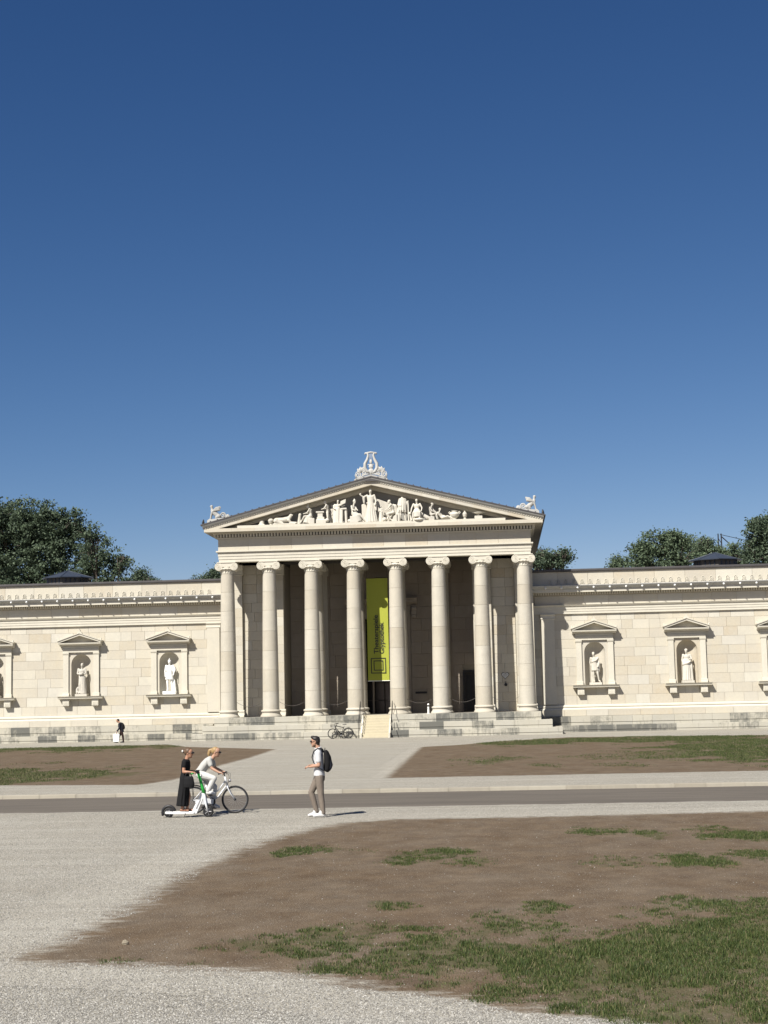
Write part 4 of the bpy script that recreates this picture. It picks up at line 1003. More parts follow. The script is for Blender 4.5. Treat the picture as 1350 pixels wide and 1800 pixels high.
def mk_screen(m): m.add([(-.62,.1,.25),(-.1,.1,.25),(-.05,.1,1.45),(-.60,.1,1.22),(-.62,.2,.25),(-.1,.2,.25),(-.05,.2,1.45),(-.60,.2,1.22)], [(0,1,2,3),(7,6,5,4),(0,4,5,1),(1,5,6,2),(2,6,7,3),(3,7,4,0)]); m.box(-.6,-.1,.02,.3,0,.3); m.chain([((-.55,.15,.2),.05),((-.58,.15,1.2),.04)])
pedstat('gable_statue', pX(652)+.02, 'slanted stone slab leaning behind the left side of the goddess', mk_screen, y=-.7)
def mk_screenR(m): m.add([(.2,.1,.3),(1.5,.1,.3),(1.5,.1,1.1),(.2,.1,1.65),(.2,.2,.3),(1.5,.2,.3),(1.5,.2,1.1),(.2,.2,1.65)], [(0,1,2,3),(7,6,5,4),(0,4,5,1),(1,5,6,2),(2,6,7,3),(3,7,4,0)]); m.box(.2,1.5,.05,.25,0,.32)
pedstat('gable_statue', pX(652)+.02, 'broad stone screen behind the figures right of the goddess', mk_screenR, y=-.66)
def mk_herm(m):
    m.loft([(0,0,0),(0,0,.45),(0,0,.7)], [(.16,.14),(.12,.11),(.11,.1)]); figure(m, .5, (0,0,.62), (0,0,.82), (0,-.02,1.0), [[(-.1,0,.86),(-.13,-.05,.74),(-.05,-.12,.7)],[(.1,0,.86),(.12,0,.72),(.1,-.04,.62)]], [], hat='hair'); folds(m, (0,0,.6), (0,0,.02), (.1,.09), (.15,.13), 8, .025)
pedstat('gable_statue', pX(670), 'small draped idol standing to the right of the goddess', mk_herm)
def mk_kneel(m):
    figure(m, .98, (.2,.05,.62), (.12,-.02,1.02), (-.06,-.08,1.3), [[(.05,-.18,1.12),(-.1,-.24,.86),(-.28,-.2,.72)],[(.2,.12,1.12),(.0,.05,.86),(-.2,-.05,.72)]],
        [[(.18,-.08,.58),(-.18,-.14,.5),(.05,-.12,.1),(.2,-.12,.05)],[(.2,.1,.58),(-.08,.12,.42),(-.25,.1,.06)]], side=(0,1,0), face=(-1,-.3,-.3), hat='hair')
    m.prism([(.1,0),(.42,0),(.42,.5),(.2,.3)], -.2, .2); m.ell((-.35,-.08,.15), .14); m.chain([((.3,.05,1.0),.14),((.42,.08,.6),.12),((.45,.08,.1),.1)])
pedstat('gable_statue', pX(686), 'stone man bent over his knee right of the small idol in the gable', mk_kneel)
def mk_draped(m):
    figure(m, .98, (0,0,.85), (0,-.02,1.22), (-.02,-.06,1.46), [[(-.2,0,1.32),(-.28,-.08,1.06),(-.1,-.22,1.0)],[(.2,0,1.32),(.3,-.06,1.1),(.34,-.1,1.3)]], [[(-.1,0,.8),(-.12,-.05,.42),(-.2,0,.06)],[(.1,0,.8),(.14,0,.42),(.16,0,.06)]], hat='hair')
    m.loft([(0,0,1.5),(0,0,1.2),(-.02,0,.7)], [(.22,.16),(.3,.2),(.26,.2)], n=18); folds(m, (0,0,1.4), (-.05,0,.6), (.24,.17), (.26,.2), 10, .04); m.chain([((-.22,0,.7),.14),((-.28,0,.05),.13)]); m.chain([((.36,-.05,0),.05),((.35,-.05,1.3),.05)])
pedstat('gable_statue', pX(708), 'standing figure wrapped in a heavy cloak in the right half of the gable', mk_draped)
def mk_throne(m):
    m.box(-.3,.3,0,.3,0,.55); figure(m, .98, (0,.05,.55), (0,0,.98), (0,-.05,1.34), [[(-.2,0,1.1),(-.32,-.08,.82),(-.36,-.2,.56)],[(.2,0,1.1),(.32,-.05,.84),(.28,-.2,.62)]],
        [[(-.1,0,.52),(-.2,-.3,.52),(-.3,-.26,.08),(-.32,-.34,.04)],[(.1,0,.52),(.18,-.3,.54),(.16,-.28,.08),(.18,-.36,.04)]], hat='hair')
    m.loft([(0,0,.7),(0,-.2,.5),(.02,-.25,.22)], [(.2,.16),(.26,.2),(.24,.14)]); m.ell((-.42,-.1,.48), .11); m.chain([((-.42,-.1,.4),.05),((-.36,-.1,0),.06)]); m.ell((.1,-.3,.06), (.3,.15,.1))
pedstat('gable_statue', pX(733), 'bare-chested man seated facing forward in the right half of the gable', mk_throne)
def mk_youth(m):
    m.box(-.25,.1,-.2,.2,0,.25); figure(m, .85, (-.1,0,.4), (-.14,0,.76), (-.02,-.04,1.06), [[(-.18,-.14,.84),(-.05,-.2,.6),(.15,-.15,.52)],[(-.05,.12,.84),(.08,.08,.62),(.2,.0,.56)]],
        [[(-.08,-.08,.36),(.2,-.12,.46),(.3,-.1,.08)],[(-.08,.1,.36),(.24,.1,.4),(.36,.08,.06)]], side=(.3,.9,0), face=(.9,-.4,0), hat='hair'); m.chain([((-.35,.1,.2),.14),((-.7,.12,.45),.1),((-.8,.1,.6),.06)])
pedstat('gable_statue', pX(761), 'slim seated youth beside the reclining one in the right half of the gable', mk_youth)
def mk_recl(m):
    figure(m, .82, (.0,0,.16), (-.2,-.02,.42), (-.12,-.04,.70), [[(-.28,-.12,.5),(-.36,-.16,.26),(-.3,-.2,.06)],[(-.14,.1,.52),(-.02,.02,.32),(.15,-.05,.28)]], [[(.02,-.06,.16),(.36,-.1,.24),(.68,-.1,.06)],[(.02,.08,.14),(.4,.08,.1),(.75,.06,.06)]], side=(.2,.9,0), face=(.6,-.6,.3), hat='hair'); m.box(.5,.85,-.1,.2,0,.3)
pedstat('gable_statue', pX(777), 'reclining youth with stretched legs beside the wide jar in the gable', mk_recl)
def mk_jar(m):
    m.lathe([(.14,0),(.15,.04),(.10,.08),(.24,.2),(.30,.34),(.27,.44),(.16,.50),(.20,.55),(.20,.58)], 22)
    for s in (-1,1): m.tube([(s*.26,0,.36),(s*.36,0,.46),(s*.30,0,.54),(s*.24,0,.46)], .035, 7)
pedstat('gable_vase', pX(799), 'wide two-handled stone jar near the right corner of the gable', mk_jar, .018)
def mk_slim(m): m.lathe([(.10,0),(.11,.04),(.05,.08),(.12,.2),(.145,.36),(.09,.46),(.05,.5),(.05,.54),(.03,.62)], 18)
pedstat('gable_vase', pX(817), 'slim stone oil flask next to the wide jar in the gable', mk_slim, .018)
def mk_kylix(m): m.box(-.24,.24,-.2,.2,0,.2); m.lathe([(.12,.2),(.05,.25),(.05,.3),(.18,.34),(.28,.40),(.29,.44),(.25,.44)], 22); m.tube([(-.28,0,.42),(-.4,0,.44)], .03, 6); m.tube([(.28,0,.42),(.4,0,.44)], .03, 6)
pedstat('gable_bowl', pX(841), 'shallow stone drinking bowl on a block at the right corner of the gable', mk_kylix, .018)

# ------------------------------------------------------------------ things on and in front of the portico
def mat_banner():
    m, t, b = newmat('yellow_green_banner'); N = NT(t)
    c = N.mix(N.noise(N.pos(), .8, 3), (.31,.34,.045), (.345,.37,.06)); N.l(c, b.inputs['Base Color']); b.inputs['Roughness'].default_value = .7
    b.inputs['Specular IOR Level'].default_value = .15; return m
M['banner'] = mat_banner()
ban = empty('exhibition_banner', (0, 1.8, 3.81), 'tall yellow-green banner with black lettering hanging between the two middle columns', 'banner')
m = MB(); n = 28
for i in range(n+1):
    z = 7.08*i/n
    for j in range(9):
        x = -.735+1.47*j/8; m.v.append((x, .010*math.sin(i*.7+j*.9)*(.3+j/8), z))
m.f = [(i*9+j, i*9+j+1, (i+1)*9+j+1, (i+1)*9+j) for i in range(n) for j in range(8)]
m.build('cloth', M['banner'], ban, smooth=True)
for zz in (-.02, 7.08): MB().tube([(-.77,0,zz),(.77,0,zz)], .022, 8).build('batten', M['whitepaint'] if zz < 0 else M['iron'], ban)
for xx in (-.7, .7): MB().tube([(xx,0,7.08),(xx,0,8.32)], .008, 5).build('cord', M['iron'], ban)
def text_mesh(txt):
    cu = bpy.data.curves.new('t', 'FONT'); cu.body = txt; cu.size = 1; cu.extrude = 0.004; cu.offset = .016
    o = bpy.data.objects.new('t', cu); COL.objects.link(o); bpy.context.view_layer.update()
    me = bpy.data.meshes.new_from_object(o.evaluated_get(bpy.context.evaluated_depsgraph_get()))
    bpy.data.objects.remove(o); return me
for txt, xb, z0, L in (('Theaterspiele', .02, 1.85, 2.66), ('Glyptothek', .40, 1.84, 2.17)):
    me = text_mesh(txt); xs = [v.co.x for v in me.vertices]; w_ = max(xs)-min(xs); k = L/w_; x0 = min(xs)
    for v in me.vertices:
        a, b_, c_ = v.co; v.co = (xb-b_*k*.92, -.022-c_, z0+(a-x0)*k)
    o = link('lettering', me, M['black'], ban)
for h, zc, hh in ((.52, 1.02, .53), (.33, 1.03, .345)):
    m = MB(); t_ = .055
    m.box(-h, h, -.026, -.020, zc-hh, zc-hh+t_).box(-h, h, -.026, -.020, zc+hh-t_, zc+hh).box(-h, -h+t_, -.026, -.020, zc-hh+t_, zc+hh-t_).box(h-t_, h, -.026, -.020, zc-hh+t_, zc+hh-t_)
    m.build('emblem_square', M['black'], ban)

hs = empty('heart_sign', (8.70, 2.535, 3.98), 'grey heart-shaped notice on the wall between the two rightmost columns', 'sign')
def heart(sz, y0, y1):
    pts = []
    for k in range(40):
        a = 2*math.pi*k/40
        pts.append((sz*.0172*16*math.sin(a)**3, sz*.0172*(13*math.cos(a)-5*math.cos(2*a)-2*math.cos(3*a)-math.cos(4*a))))
    return MB().prism(pts[::-1], y0, y1)
heart(1.0, -.012, .0).build('rim', M['iron'], hs); heart(.86, -.02, -.0121).build('plate', plain('pale_grey_plate', (.5,.51,.5), .5), hs)
for k, (ww, zz) in enumerate(((.16,.08),(.17,.03),(.14,-.02),(.1,-.07))): MB().box(-ww, ww, -.023, -.0201, zz-.008, zz+.008).build('text_line', plain('grey_print', (.25,.26,.26), .6), hs)
tag(MB().lathe([(.05,-.06),(.11,-.05),(.11,0)], 14, axis='y').ell((0,-.06,.18), .04, 8, 6).build('wall_bell', M['iron'], loc=(8.72, 2.535, 3.34)), 'small dark knob on the wall below the heart-shaped notice', 'bell')
bo = empty('bollard', (3.43, .5, ZST-.004), 'short white post with black cap standing between the fifth and sixth columns', 'bollard')
MB().lathe([(.09,0),(.09,.02),(.07,.03),(.07,.46)], 16).build('post', M['whitepaint'], bo, auto=True)
MB().lathe([(.071,.46),(.071,.56)], 16).build('band', M['black'], bo, auto=True); MB().lathe([(.072,.56),(.07,.62),(.05,.66),(.02,.68)], 16).build('cap', M['whitepaint'], bo, smooth=True)
spn = {0: 'first and second', 1: 'second and third', 2: 'third and fourth', 4: 'fifth and sixth', 5: 'sixth and seventh', 6: 'seventh and eighth'}
for i, wd in spn.items():
    xa, xb = CX[i]+.57, CX[i+1]-.57
    m = MB().tube([(lerp(xa-.03, xb+.03, t/14), .1, 2.52-.30*(1-(2*t/14-1)**2)) for t in range(15)], .012, 6)
    tag(m.build('barrier_rope', M['chain'], smooth=True), 'sagging barrier rope strung between the %s columns from the left' % wd, 'rope', 'barrier ropes between the front columns')
for s, wd in ((-1, 'left'), (1, 'right')):
    h = empty('handrail', (s*1.08, -1.6, 0), 'thin black iron handrail on the %s side of the middle stair' % wd, 'handrail', 'stair handrails')
    MB().tube([(0,-1.15,.92),(0,-1.0,.98),(0,.75,2.38),(0,1.0,2.40)], .022, 8).build('rail', M['iron'], h)
    for yy, z0, z1 in ((-1.0,0,.98),(.85,1.5,2.39),(-.1,.47 if s else 0,1.70)): MB().tube([(0,yy,z0),(0,yy,z1)], .018, 8).build('post', M['iron'], h)

# ------------------------------------------------------------------ people
M['skin'] = plain('skin', (.40,.23,.155), .55, 0, .08, 10); M['skin2'] = plain('tanned_skin', (.36,.19,.12), .55, 0, .08, 10)
def cloth(name, col, var=.15):
    m, t, b = newmat(name); N = NT(t); tc = N.n('ShaderNodeTexCoord').outputs['Object']
    f = N.noise(N.scaled(tc, (1, 1, .5)), 14, 4); N.l(N.mix(f, tuple(x*(1-var) for x in col), tuple(x*(1+var*.5) for x in col)), b.inputs['Base Color'])
    b.inputs['Roughness'].default_value = .85; b.inputs['Specular IOR Level'].default_value = .15; N.bump(N.noise(N.scaled(tc, (1, 1, .45)), 11, 3), .5, .03, b); return m
M['wshirt'] = cloth('white_cotton', (.52,.525,.53), .06); M['gshirt'] = cloth('pale_grey_shirt', (.42,.42,.395), .08); M['wpants'] = cloth('white_trousers', (.52,.52,.50), .08)
M['taupe'] = cloth('taupe_chinos', (.185,.155,.128), .18); M['blackdress'] = cloth('black_fabric', (.012,.012,.013), .2); M['navy'] = cloth('dark_jacket', (.022,.024,.034), .2)
M['brownpants'] = cloth('dark_brown_trousers', (.032,.018,.016), .2); M['shoe'] = plain('white_shoes', (.56,.56,.55), .5, 0, .05); M['sandal'] = plain('brown_sandals', (.20,.085,.05), .6)
M['darkhair'] = plain('dark_hair', (.014,.011,.01), .5, 0, .3, 30); M['brownhair'] = plain('brown_hair', (.10,.06,.035), .5, 0, .4, 30); M['blonde'] = plain('blonde_hair', (.30,.20,.09), .5, 0, .3, 30)
M['lens'] = plain('dark_lenses', (.012,.012,.014), .2); M['scarf'] = plain('white_hair_clip', (.6,.6,.58), .6)

def hand(m, w, d, nrm, k=1.0, curl=.7, ts=1):
    w = V(*w); d = V(*d).normalized(); nrm = V(*nrm); nrm = (nrm-d*nrm.dot(d)).normalized(); sd_ = d.cross(nrm)
    m.loft([w, w+d*.03*k, w+d*.085*k], [(.026*k,.022*k),(.038*k,.019*k),(.040*k,.015*k)], sd_, 10)
    for i, L in enumerate((.066, .076, .071, .055)):
        b0 = w+d*.082*k+sd_*(i-1.5)*.0205*k; a1 = curl*.8; a2 = curl*1.9
        p1 = b0+(d*math.cos(a1)+nrm*math.sin(a1))*L*.5*k; p2 = p1+(d*math.cos(a2)+nrm*math.sin(a2))*L*.5*k
        m.chain([(b0, .0095*k), (p1, .009*k), (p2, .0075*k)])
    b0 = w+d*.03*k+sd_*ts*.034*k; p1 = b0+(d*.6+sd_*ts*.6+nrm*.4).normalized()*.035*k; p2 = p1+(d*.8+nrm*.6).normalized()*.03*k
    m.chain([(b0, .012*k), (p1, .0105*k), (p2, .009*k)])
def head(m, c, f, k=1.0, up=(0,0,1)):
    """skull, jaw, nose, ears, eyes, lips; f = facing direction"""
    c = V(*c); f = V(*f).normalized(); up = V(*up); up = (up-f*up.dot(f)).normalized(); s = f.cross(up)
    m.loft([c-up*.12*k+f*.045*k, c-up*.095*k+f*.035*k, c-up*.05*k+f*.02*k, c+up*.0*k, c+up*.05*k-f*.005*k, c+up*.09*k-f*.01*k, c+up*.115*k-f*.01*k],
           [(.025*k,.03*k),(.045*k,.055*k),(.062*k,.078*k),(.073*k,.092*k),(.074*k,.094*k),(.058*k,.075*k),(.025*k,.035*k)], s, 16)
    m.chain([(c+f*.088*k+up*.015*k, .010*k), (c+f*.108*k-up*.022*k, .013*k), (c+f*.092*k-up*.032*k, .012*k)])
    m.chain([(c+f*.083*k-up*.062*k+s*.015*k, .009*k), (c+f*.083*k-up*.062*k-s*.015*k, .009*k)])
    m.ell(c+f*.072*k-up*.105*k, .018*k)
    for q in (-1, 1):
        m.ell(c+s*q*.075*k-f*.008*k-up*.01*k, (.014*k,.014*k,.028*k)); m.ell(c+f*.076*k+s*q*.03*k+up*.012*k, .012*k)
def shades(par, c, f, mat, k=1.0):
    c = V(*c); f = V(*f).normalized(); up = V(0,0,1); s = f.cross(up).normalized(); up = s.cross(f)
    m = MB()
    for q in (-1, 1):
        p = c+f*.094*k+s*q*.034*k+up*.012*k; m.ell(p, (.028*k,.028*k,.022*k), 10, 7); m.tube([p+s*q*.02*k, c+s*q*.078*k+f*.06*k+up*.014*k, c+s*q*.08*k-f*.02*k+up*.01*k], .005*k, 6)
    m.tube([c+f*.102*k+s*.02*k+up*.014*k, c+f*.102*k-s*.02*k+up*.014*k], .005*k, 6)
    return m.build('sunglasses', mat, par, smooth=True)
def shoe(par, heel, toe, mat, name='shoe', h=.085, w=.045):
    heel, toe = V(*heel), V(*toe); d = toe-heel
    m = MB().loft([heel-d*.12+V(0,0,.04), heel+V(0,0,.05), heel+d*.35+V(0,0,.055), heel+d*.75+V(0,0,.04), toe+V(0,0,.028)], [(.03,.03),(w*.9,.05),(w,.055),(w*1.05,.04),(.03,.026)], (-d.y, d.x, 0), 12)
    m.chain([(heel+d*.1+V(0,0,.08), .045), (heel+d*.2+V(0,0,h+.03), .048)])
    return blob(name, m, .011, mat, par, 1)

# --- man with backpack
mp = atZ(560, 1436, GZ); mx, my = mp.x, mp.y
man = empty('person', (mx, my, GZ), 'person in white polo shirt and taupe trousers standing with dark hair and sunglasses', 'person')
hc = (-.05, 0, 1.755); hf = (-1, -.05, -.05)
b = MB(); head(b, hc, hf, 1.03)
b.chain([((.0,0,1.69),.055),((.012,0,1.62),.058),((.025,0,1.54),.07)])
b.loft([(.035,0,.92),(.03,0,1.1),(.02,0,1.3),(.02,0,1.45),(.02,0,1.55)], [(.15,.10),(.135,.09),(.16,.10),(.17,.10),(.08,.06)], (0,1,0))
LA = [(.035,-.19,1.49),(.055,-.235,1.21),(-.17,-.15,1.175)]; RA = [(.03,.19,1.49),(.02,.225,1.2),(-.15,.10,1.20)]
for A, hd, ts in ((LA, (-1,.35,.02), 1), (RA, (-1,-.45,.0), -1)):
    b.chain([(A[0],.058),(V(*A[0]).lerp(V(*A[1]),.5),.049),(A[1],.041),(V(*A[1]).lerp(V(*A[2]),.35),.042),(A[2],.028)]); hand(b, A[2], hd, (0,0,-1) if ts > 0 else (0,-.3,-1), 1.0, .8, ts)
LL = [(.045,-.09,.93),(.075,-.10,.51),(.125,-.10,.10)]; RL = [(.01,.09,.93),(-.175,.09,.57),(-.055,.10,.13)]
for L in (LL, RL): b.chain([(L[0],.085),(V(*L[0]).lerp(V(*L[1]),.5),.072),(L[1],.054),(V(*L[1]).lerp(V(*L[2]),.3),.052),(L[2],.036)])
b.chain([((.125,-.10,.09),.04),((-.05,-.11,.045),.03)]); b.chain([((-.055,.10,.10),.04),((-.2,.1,.045),.03)])
blob('body', b, .011, M['skin'], man, 1)
c = MB()
c.loft([(.035,0,.955),(.035,0,1.02),(.03,0,1.15),(.02,0,1.30),(.02,0,1.43),(.025,0,1.53),(.02,0,1.585)], [(.185,.135),(.18,.13),(.168,.118),(.185,.122),(.195,.12),(.15,.09),(.075,.068)], (0,1,0), 20)
for A in (LA, RA): c.chain([(A[0],.080),(V(*A[0]).lerp(V(*A[1]),.55),.072),(V(*A[0]).lerp(V(*A[1]),.62),.070)])
blob('polo_shirt', c, .013, M['wshirt'], man, 1)
blob('collar', MB().tube([(.075*math.cos(a)+.012, .07*math.sin(a), 1.60+.02*math.cos(a)) for a in [2*math.pi*i/14 for i in range(14)]], .017, 8, True), .009, M['wshirt'], man, 1)
t = MB().loft([(.04,0,1.0),(.045,0,.93),(.045,0,.84)], [(.165,.115),(.178,.125),(.17,.115)], (0,1,0), 18)
for L in (LL, RL): t.chain([(L[0],.105),(V(*L[0]).lerp(V(*L[1]),.5),.092),(L[1],.074),(V(*L[1]).lerp(V(*L[2]),.4),.07),(L[2],.056)])
blob('trousers', t, .013, M['taupe'], man, 1)
shoe(man, (.125,-.10,0), (-.12,-.115,0), M['shoe']); shoe(man, (-.05,.10,.005), (-.265,.10,0), M['shoe'])
h = MB().ell((-.035,0,1.815), (.102,.089,.075)); h.ell((.0,0,1.77), (.072,.087,.085)); h.ell((.015,0,1.70), (.045,.066,.06)); h.ell((-.105,0,1.862), (.055,.062,.035))
blob('hair', h, .011, M['darkhair'], man, 1)
blob('beard', MB().loft([(-.09,0,1.625),(-.085,0,1.65),(-.06,0,1.685)], [(.03,.03),(.048,.048),(.066,.062)], (0,1,0)), .008, M['brownhair'], man, 1)
shades(man, hc, hf, M['lens'], 1.03)
bp = empty('backpack', (mx, my, GZ), 'black backpack on the back of the person in the white polo shirt', 'backpack')
m = MB().loft([(.20,0,1.05),(.225,0,1.10),(.245,0,1.25),(.235,0,1.38),(.205,0,1.50),(.185,0,1.55)], [(.11,.05),(.14,.085),(.15,.095),(.145,.085),(.125,.06),(.09,.035)], (0,1,0), 18)
blob('pack_body', m, .013, M['blackdress'], bp, 1)
blob('front_pocket', MB().loft([(.29,0,1.10),(.32,0,1.2),(.30,0,1.32)], [(.10,.03),(.11,.04),(.10,.03)], (0,1,0), 14), .012, M['navy'], bp, 1)
for q in (-1, 1):
    MB().tube([(.15,q*.10,1.50),(.10,q*.125,1.575),(.02,q*.135,1.60),(-.07,q*.14,1.53),(-.115,q*.145,1.40),(-.075,q*.185,1.27),(.03,q*.21,1.16),(.15,q*.13,1.08)], [.014,.016,.017,.016,.013,.010,.008,.008], 8).build('shoulder_strap', M['black'], bp, smooth=True)
MB().tube([(.17,-.03,1.54),(.18,0,1.60),(.17,.03,1.54)], .01, 6).build('carry_loop', M['black'], bp, smooth=True)

# --- wheels and bicycles
M['rim'] = plain('grey_rim', (.12,.12,.125), .5, .3); M['tyre'] = plain('black_rubber', (.016,.016,.017), .7); M['alu'] = plain('brushed_aluminium', (.45,.45,.46), .35, .8); M['bikewhite'] = plain('white_bike_paint', (.55,.56,.57), .3, .1, .05)
M['scootwhite'] = plain('white_scooter_plastic', (.66,.67,.67), .35, 0, .04); M['green'] = plain('bright_green_plastic', (.025,.30,.045), .35, 0, .1); M['bikeblack'] = plain('black_bike_paint', (.014,.014,.016), .35, .2)
def circ(c, r, n, axis='y'): return [(c[0]+r*math.cos(2*math.pi*i/n), c[1], c[2]+r*math.sin(2*math.pi*i/n)) for i in range(n)]
def bike_wheel(par, c, r=.338, tw=.021):
    o = MB().tube(circ(c, r-tw, 40), tw, 8, True).build('wheel', M['tyre'], par, smooth=True)
    MB().tube(circ(c, r-.046, 40), .008, 6, True).build('rim', M['rim'], o, smooth=True)
    MB().lathe([(.018,-.05),(.03,-.035),(.018,-.02),(.018,.02),(.03,.035),(.018,.05)], 12, c, 'y').build('hub', M['iron'], o, smooth=True)
    m = MB()
    for i in range(20):
        a = 2*math.pi*i/20; m.tube([(c[0]+.02*math.cos(a), c[1]+(.03 if i % 2 else -.03), c[2]+.02*math.sin(a)), (c[0]+(r-.05)*math.cos(a), c[1], c[2]+(r-.05)*math.sin(a))], .0016, 4)
    tag(m.build('spokes', M['alu'], o), kind='stuff'); return o
def bicycle(root, paint, step=True, basket=False):
    R0, F0, BBk = (0,0,.338), (1.03,0,.338), (.46,0,.29)
    bike_wheel(root, R0, tw=.03 if basket else .021); bike_wheel(root, F0, tw=.03 if basket else .021)
    HT, HB, ST = (.775,0,.90), (.835,0,.70), (.27,0,.78)
    fr = MB()
    if step: fr.tube([HB, (.62,0,.42), BBk], .024, 10); fr.tube([(.80,0,.80), (.60,0,.55), (.36,0,.46)], .019, 10)
    else: fr.tube([HB, BBk], .034, 10); fr.tube([(.79,0,.84), (.30,0,.72)], .028, 10)
    fr.tube([BBk, ST], .019, 10); fr.tube([HT, HB], .026, 10)
    for q in (-1, 1):
        fr.tube([(BBk[0], q*.03, BBk[2]), (.12, q*.055, .32), (0, q*.06, .338)], .011, 8); fr.tube([(.295, q*.02, .66), (.06, q*.06, .40), (0, q*.06, .338)], .009, 8)
    fr.build('frame', paint, root, smooth=True)
    fk = MB()
    for q in (-1, 1): fk.tube([(.84, q*.02, .69), (.86, q*.05, .62), (.93, q*.055, .48), (1.03, q*.055, .338)], [.017,.017,.014,.01], 8)
    fk.tube([(HB[0], -.05, .66), (HB[0], .05, .66)], .016, 8); fk.build('fork', paint, root, smooth=True)
    MB().tube([ST, (.235,0,.90)], .014, 8).build('seat_post', M['alu'], root, smooth=True)
    blob('saddle', MB().loft([(.10,0,.93),(.16,0,.935),(.26,0,.93),(.37,0,.925)], [(.06,.02),(.08,.03),(.045,.025),(.018,.015)], (0,1,0)), .011, M['black'], root, 1)
    MB().tube([HT, (.765,0,.97), (.80,0,1.0)], .015, 8).build('stem', M['iron'], root, smooth=True)
    MB().tube([(.70,-.27,.985),(.77,-.25,1.0),(.81,-.12,1.01),(.81,.12,1.01),(.77,.25,1.0),(.70,.27,.985)], .012, 8).build('handlebar', M['iron'], root, smooth=True)
    for q in (-1, 1):
        MB().tube([(.66,q*.285,.975),(.77,q*.25,1.0)], .018, 8).build('grip', M['black'], root, smooth=True)
        MB().tube([(.80,q*.2,1.0),(.90,q*.14,.96),(.90,q*.05,.82),(.85,0,.72)], .004, 5).build('brake_cable', M['black'], root, smooth=True)
    cr_ = MB().lathe([(.02,-.07),(.02,.07)], 10, BBk, 'y').lathe([(.095,-.062),(.095,-.055)], 24, BBk, 'y').build('crank_set', M['iron'], root)
    for q, a in ((-1, R(100)), (1, R(-80))):
        e = (BBk[0]+.17*math.cos(a), q*.085, BBk[2]+.17*math.sin(a))
        MB().tube([(BBk[0], q*.07, BBk[2]), e], .011, 8).build('crank_arm', M['alu'], root, smooth=True); MB().box(e[0]-.05, e[0]+.05, min(e[1], e[1]+q*.09), max(e[1], e[1]+q*.09), e[2]-.012, e[2]+.012).build('pedal', M['black'], root)
    MB().tube([(BBk[0],-.058,BBk[2]+.095),(0,-.05,.338+.045)], .006, 6).tube([(BBk[0],-.058,BBk[2]-.095),(0,-.05,.338-.045)], .006, 6).build('chain', M['iron'], root)
    for cc, a0, a1 in ((R0, 20, 200),):
        MB().tube([(cc[0]+.365*math.cos(R(a)), 0, cc[2]+.365*math.sin(R(a))) for a in range(a0, a1, 12)], .017, 6).build('mudguard', M['bikeblack'], root, smooth=True)
    MB().box(-.16, .26, -.06, .06, .745, .76).tube([(.0,-.06,.34),(-.05,-.06,.75)], .006, 6).tube([(0,.06,.34),(-.05,.06,.75)], .006, 6).build('luggage_rack', M['iron'], root)
    MB().lathe([(.02,-.03),(.035,0),(.035,.03)], 12, (.90,0,.80), 'x').build('headlight', M['alu'], root, smooth=True)
    MB().tube([(.40,-.04,.27),(.33,-.20,.0)], .009, 6).build('kickstand', M['alu'], root) if basket else None
    if basket:
        m = MB(); W = [(.86,-.17),(1.14,-.17),(1.14,.17),(.86,.17)]
        for z in (.76, .84, .93): m.tube([(x_, y_, z) for x_, y_ in W], .009, 5, True)
        for i in range(4):
            a_, b_ = W[i], W[(i+1) % 4]
            for t_ in (0, .25, .5, .75): m.tube([(lerp(a_[0]*.97+.03, b_[0]*.97+.03, t_), lerp(a_[1]*.9, b_[1]*.9, t_), .76), (lerp(a_[0], b_[0], t_), lerp(a_[1], b_[1], t_), .93)], .005, 4)
        m.box(.87, 1.13, -.16, .16, .755, .765); m.build('basket', M['black'], root)
    return root
fp = atZ(413.5, 1429.5, GZ)
bk = empty('bicycle', (fp.x-1.03, fp.y, GZ), 'white step-through bicycle ridden by the blonde person beside the scooter', 'bicycle')
bicycle(bk, M['bikewhite'], True)
MB().prism([(.05,.36),(.40,.38),(.52,.36),(.50,.24),(.30,.22),(.05,.28)], -.10, -.085).build('chain_guard', M['bikewhite'], bk)
pk = empty('bicycle', (-1.80, -2.25, 0), 'black bicycle with front basket parked against the podium left of the stair', 'bicycle', rz=math.pi)
bicycle(pk, M['bikeblack'], False, True)

# --- cyclist
cy = empty('person', (fp.x-1.03, fp.y, GZ), 'blonde person in pale shirt and white trousers riding the white bicycle', 'person')
hc = (.575, -.01, 1.50); hf = (.98, -.12, -.22)
b = MB(); head(b, hc, hf, .98)
b.chain([((.53,0,1.43),.048),((.49,0,1.37),.05),((.44,0,1.33),.06)])
b.loft([(.15,0,.98),(.20,0,1.07),(.29,0,1.19),(.38,0,1.28),(.43,0,1.335)], [(.15,.10),(.125,.085),(.14,.09),(.15,.09),(.09,.06)], (0,1,0))
ARM = {q: [(.42,q*.165,1.30),(.50,q*.21,1.11),(.70,q*.265,1.005)] for q in (-1, 1)}
for q in (-1, 1):
    A = ARM[q]; b.chain([(A[0],.05),(V(*A[0]).lerp(V(*A[1]),.5),.043),(A[1],.036),(V(*A[1]).lerp(V(*A[2]),.35),.034),(A[2],.024)]); hand(b, A[2], (.3,q*.05,-.05), (.2,0,-1), .92, 1.0, -q)
NL = [(.17,-.09,.97),(.53,-.12,.86),(.37,-.12,.54)]; FLg = [(.17,.09,.97),(.50,.11,.64),(.45,.12,.24)]
for L in (NL, FLg): b.chain([(L[0],.085),(V(*L[0]).lerp(V(*L[1]),.5),.072),(L[1],.052),(V(*L[1]).lerp(V(*L[2]),.3),.048),(L[2],.033)])
b.chain([((.37,-.12,.52),.035),((.50,-.12,.475),.025)]); b.chain([((.45,.12,.2),.035),((.58,.12,.15),.025)])
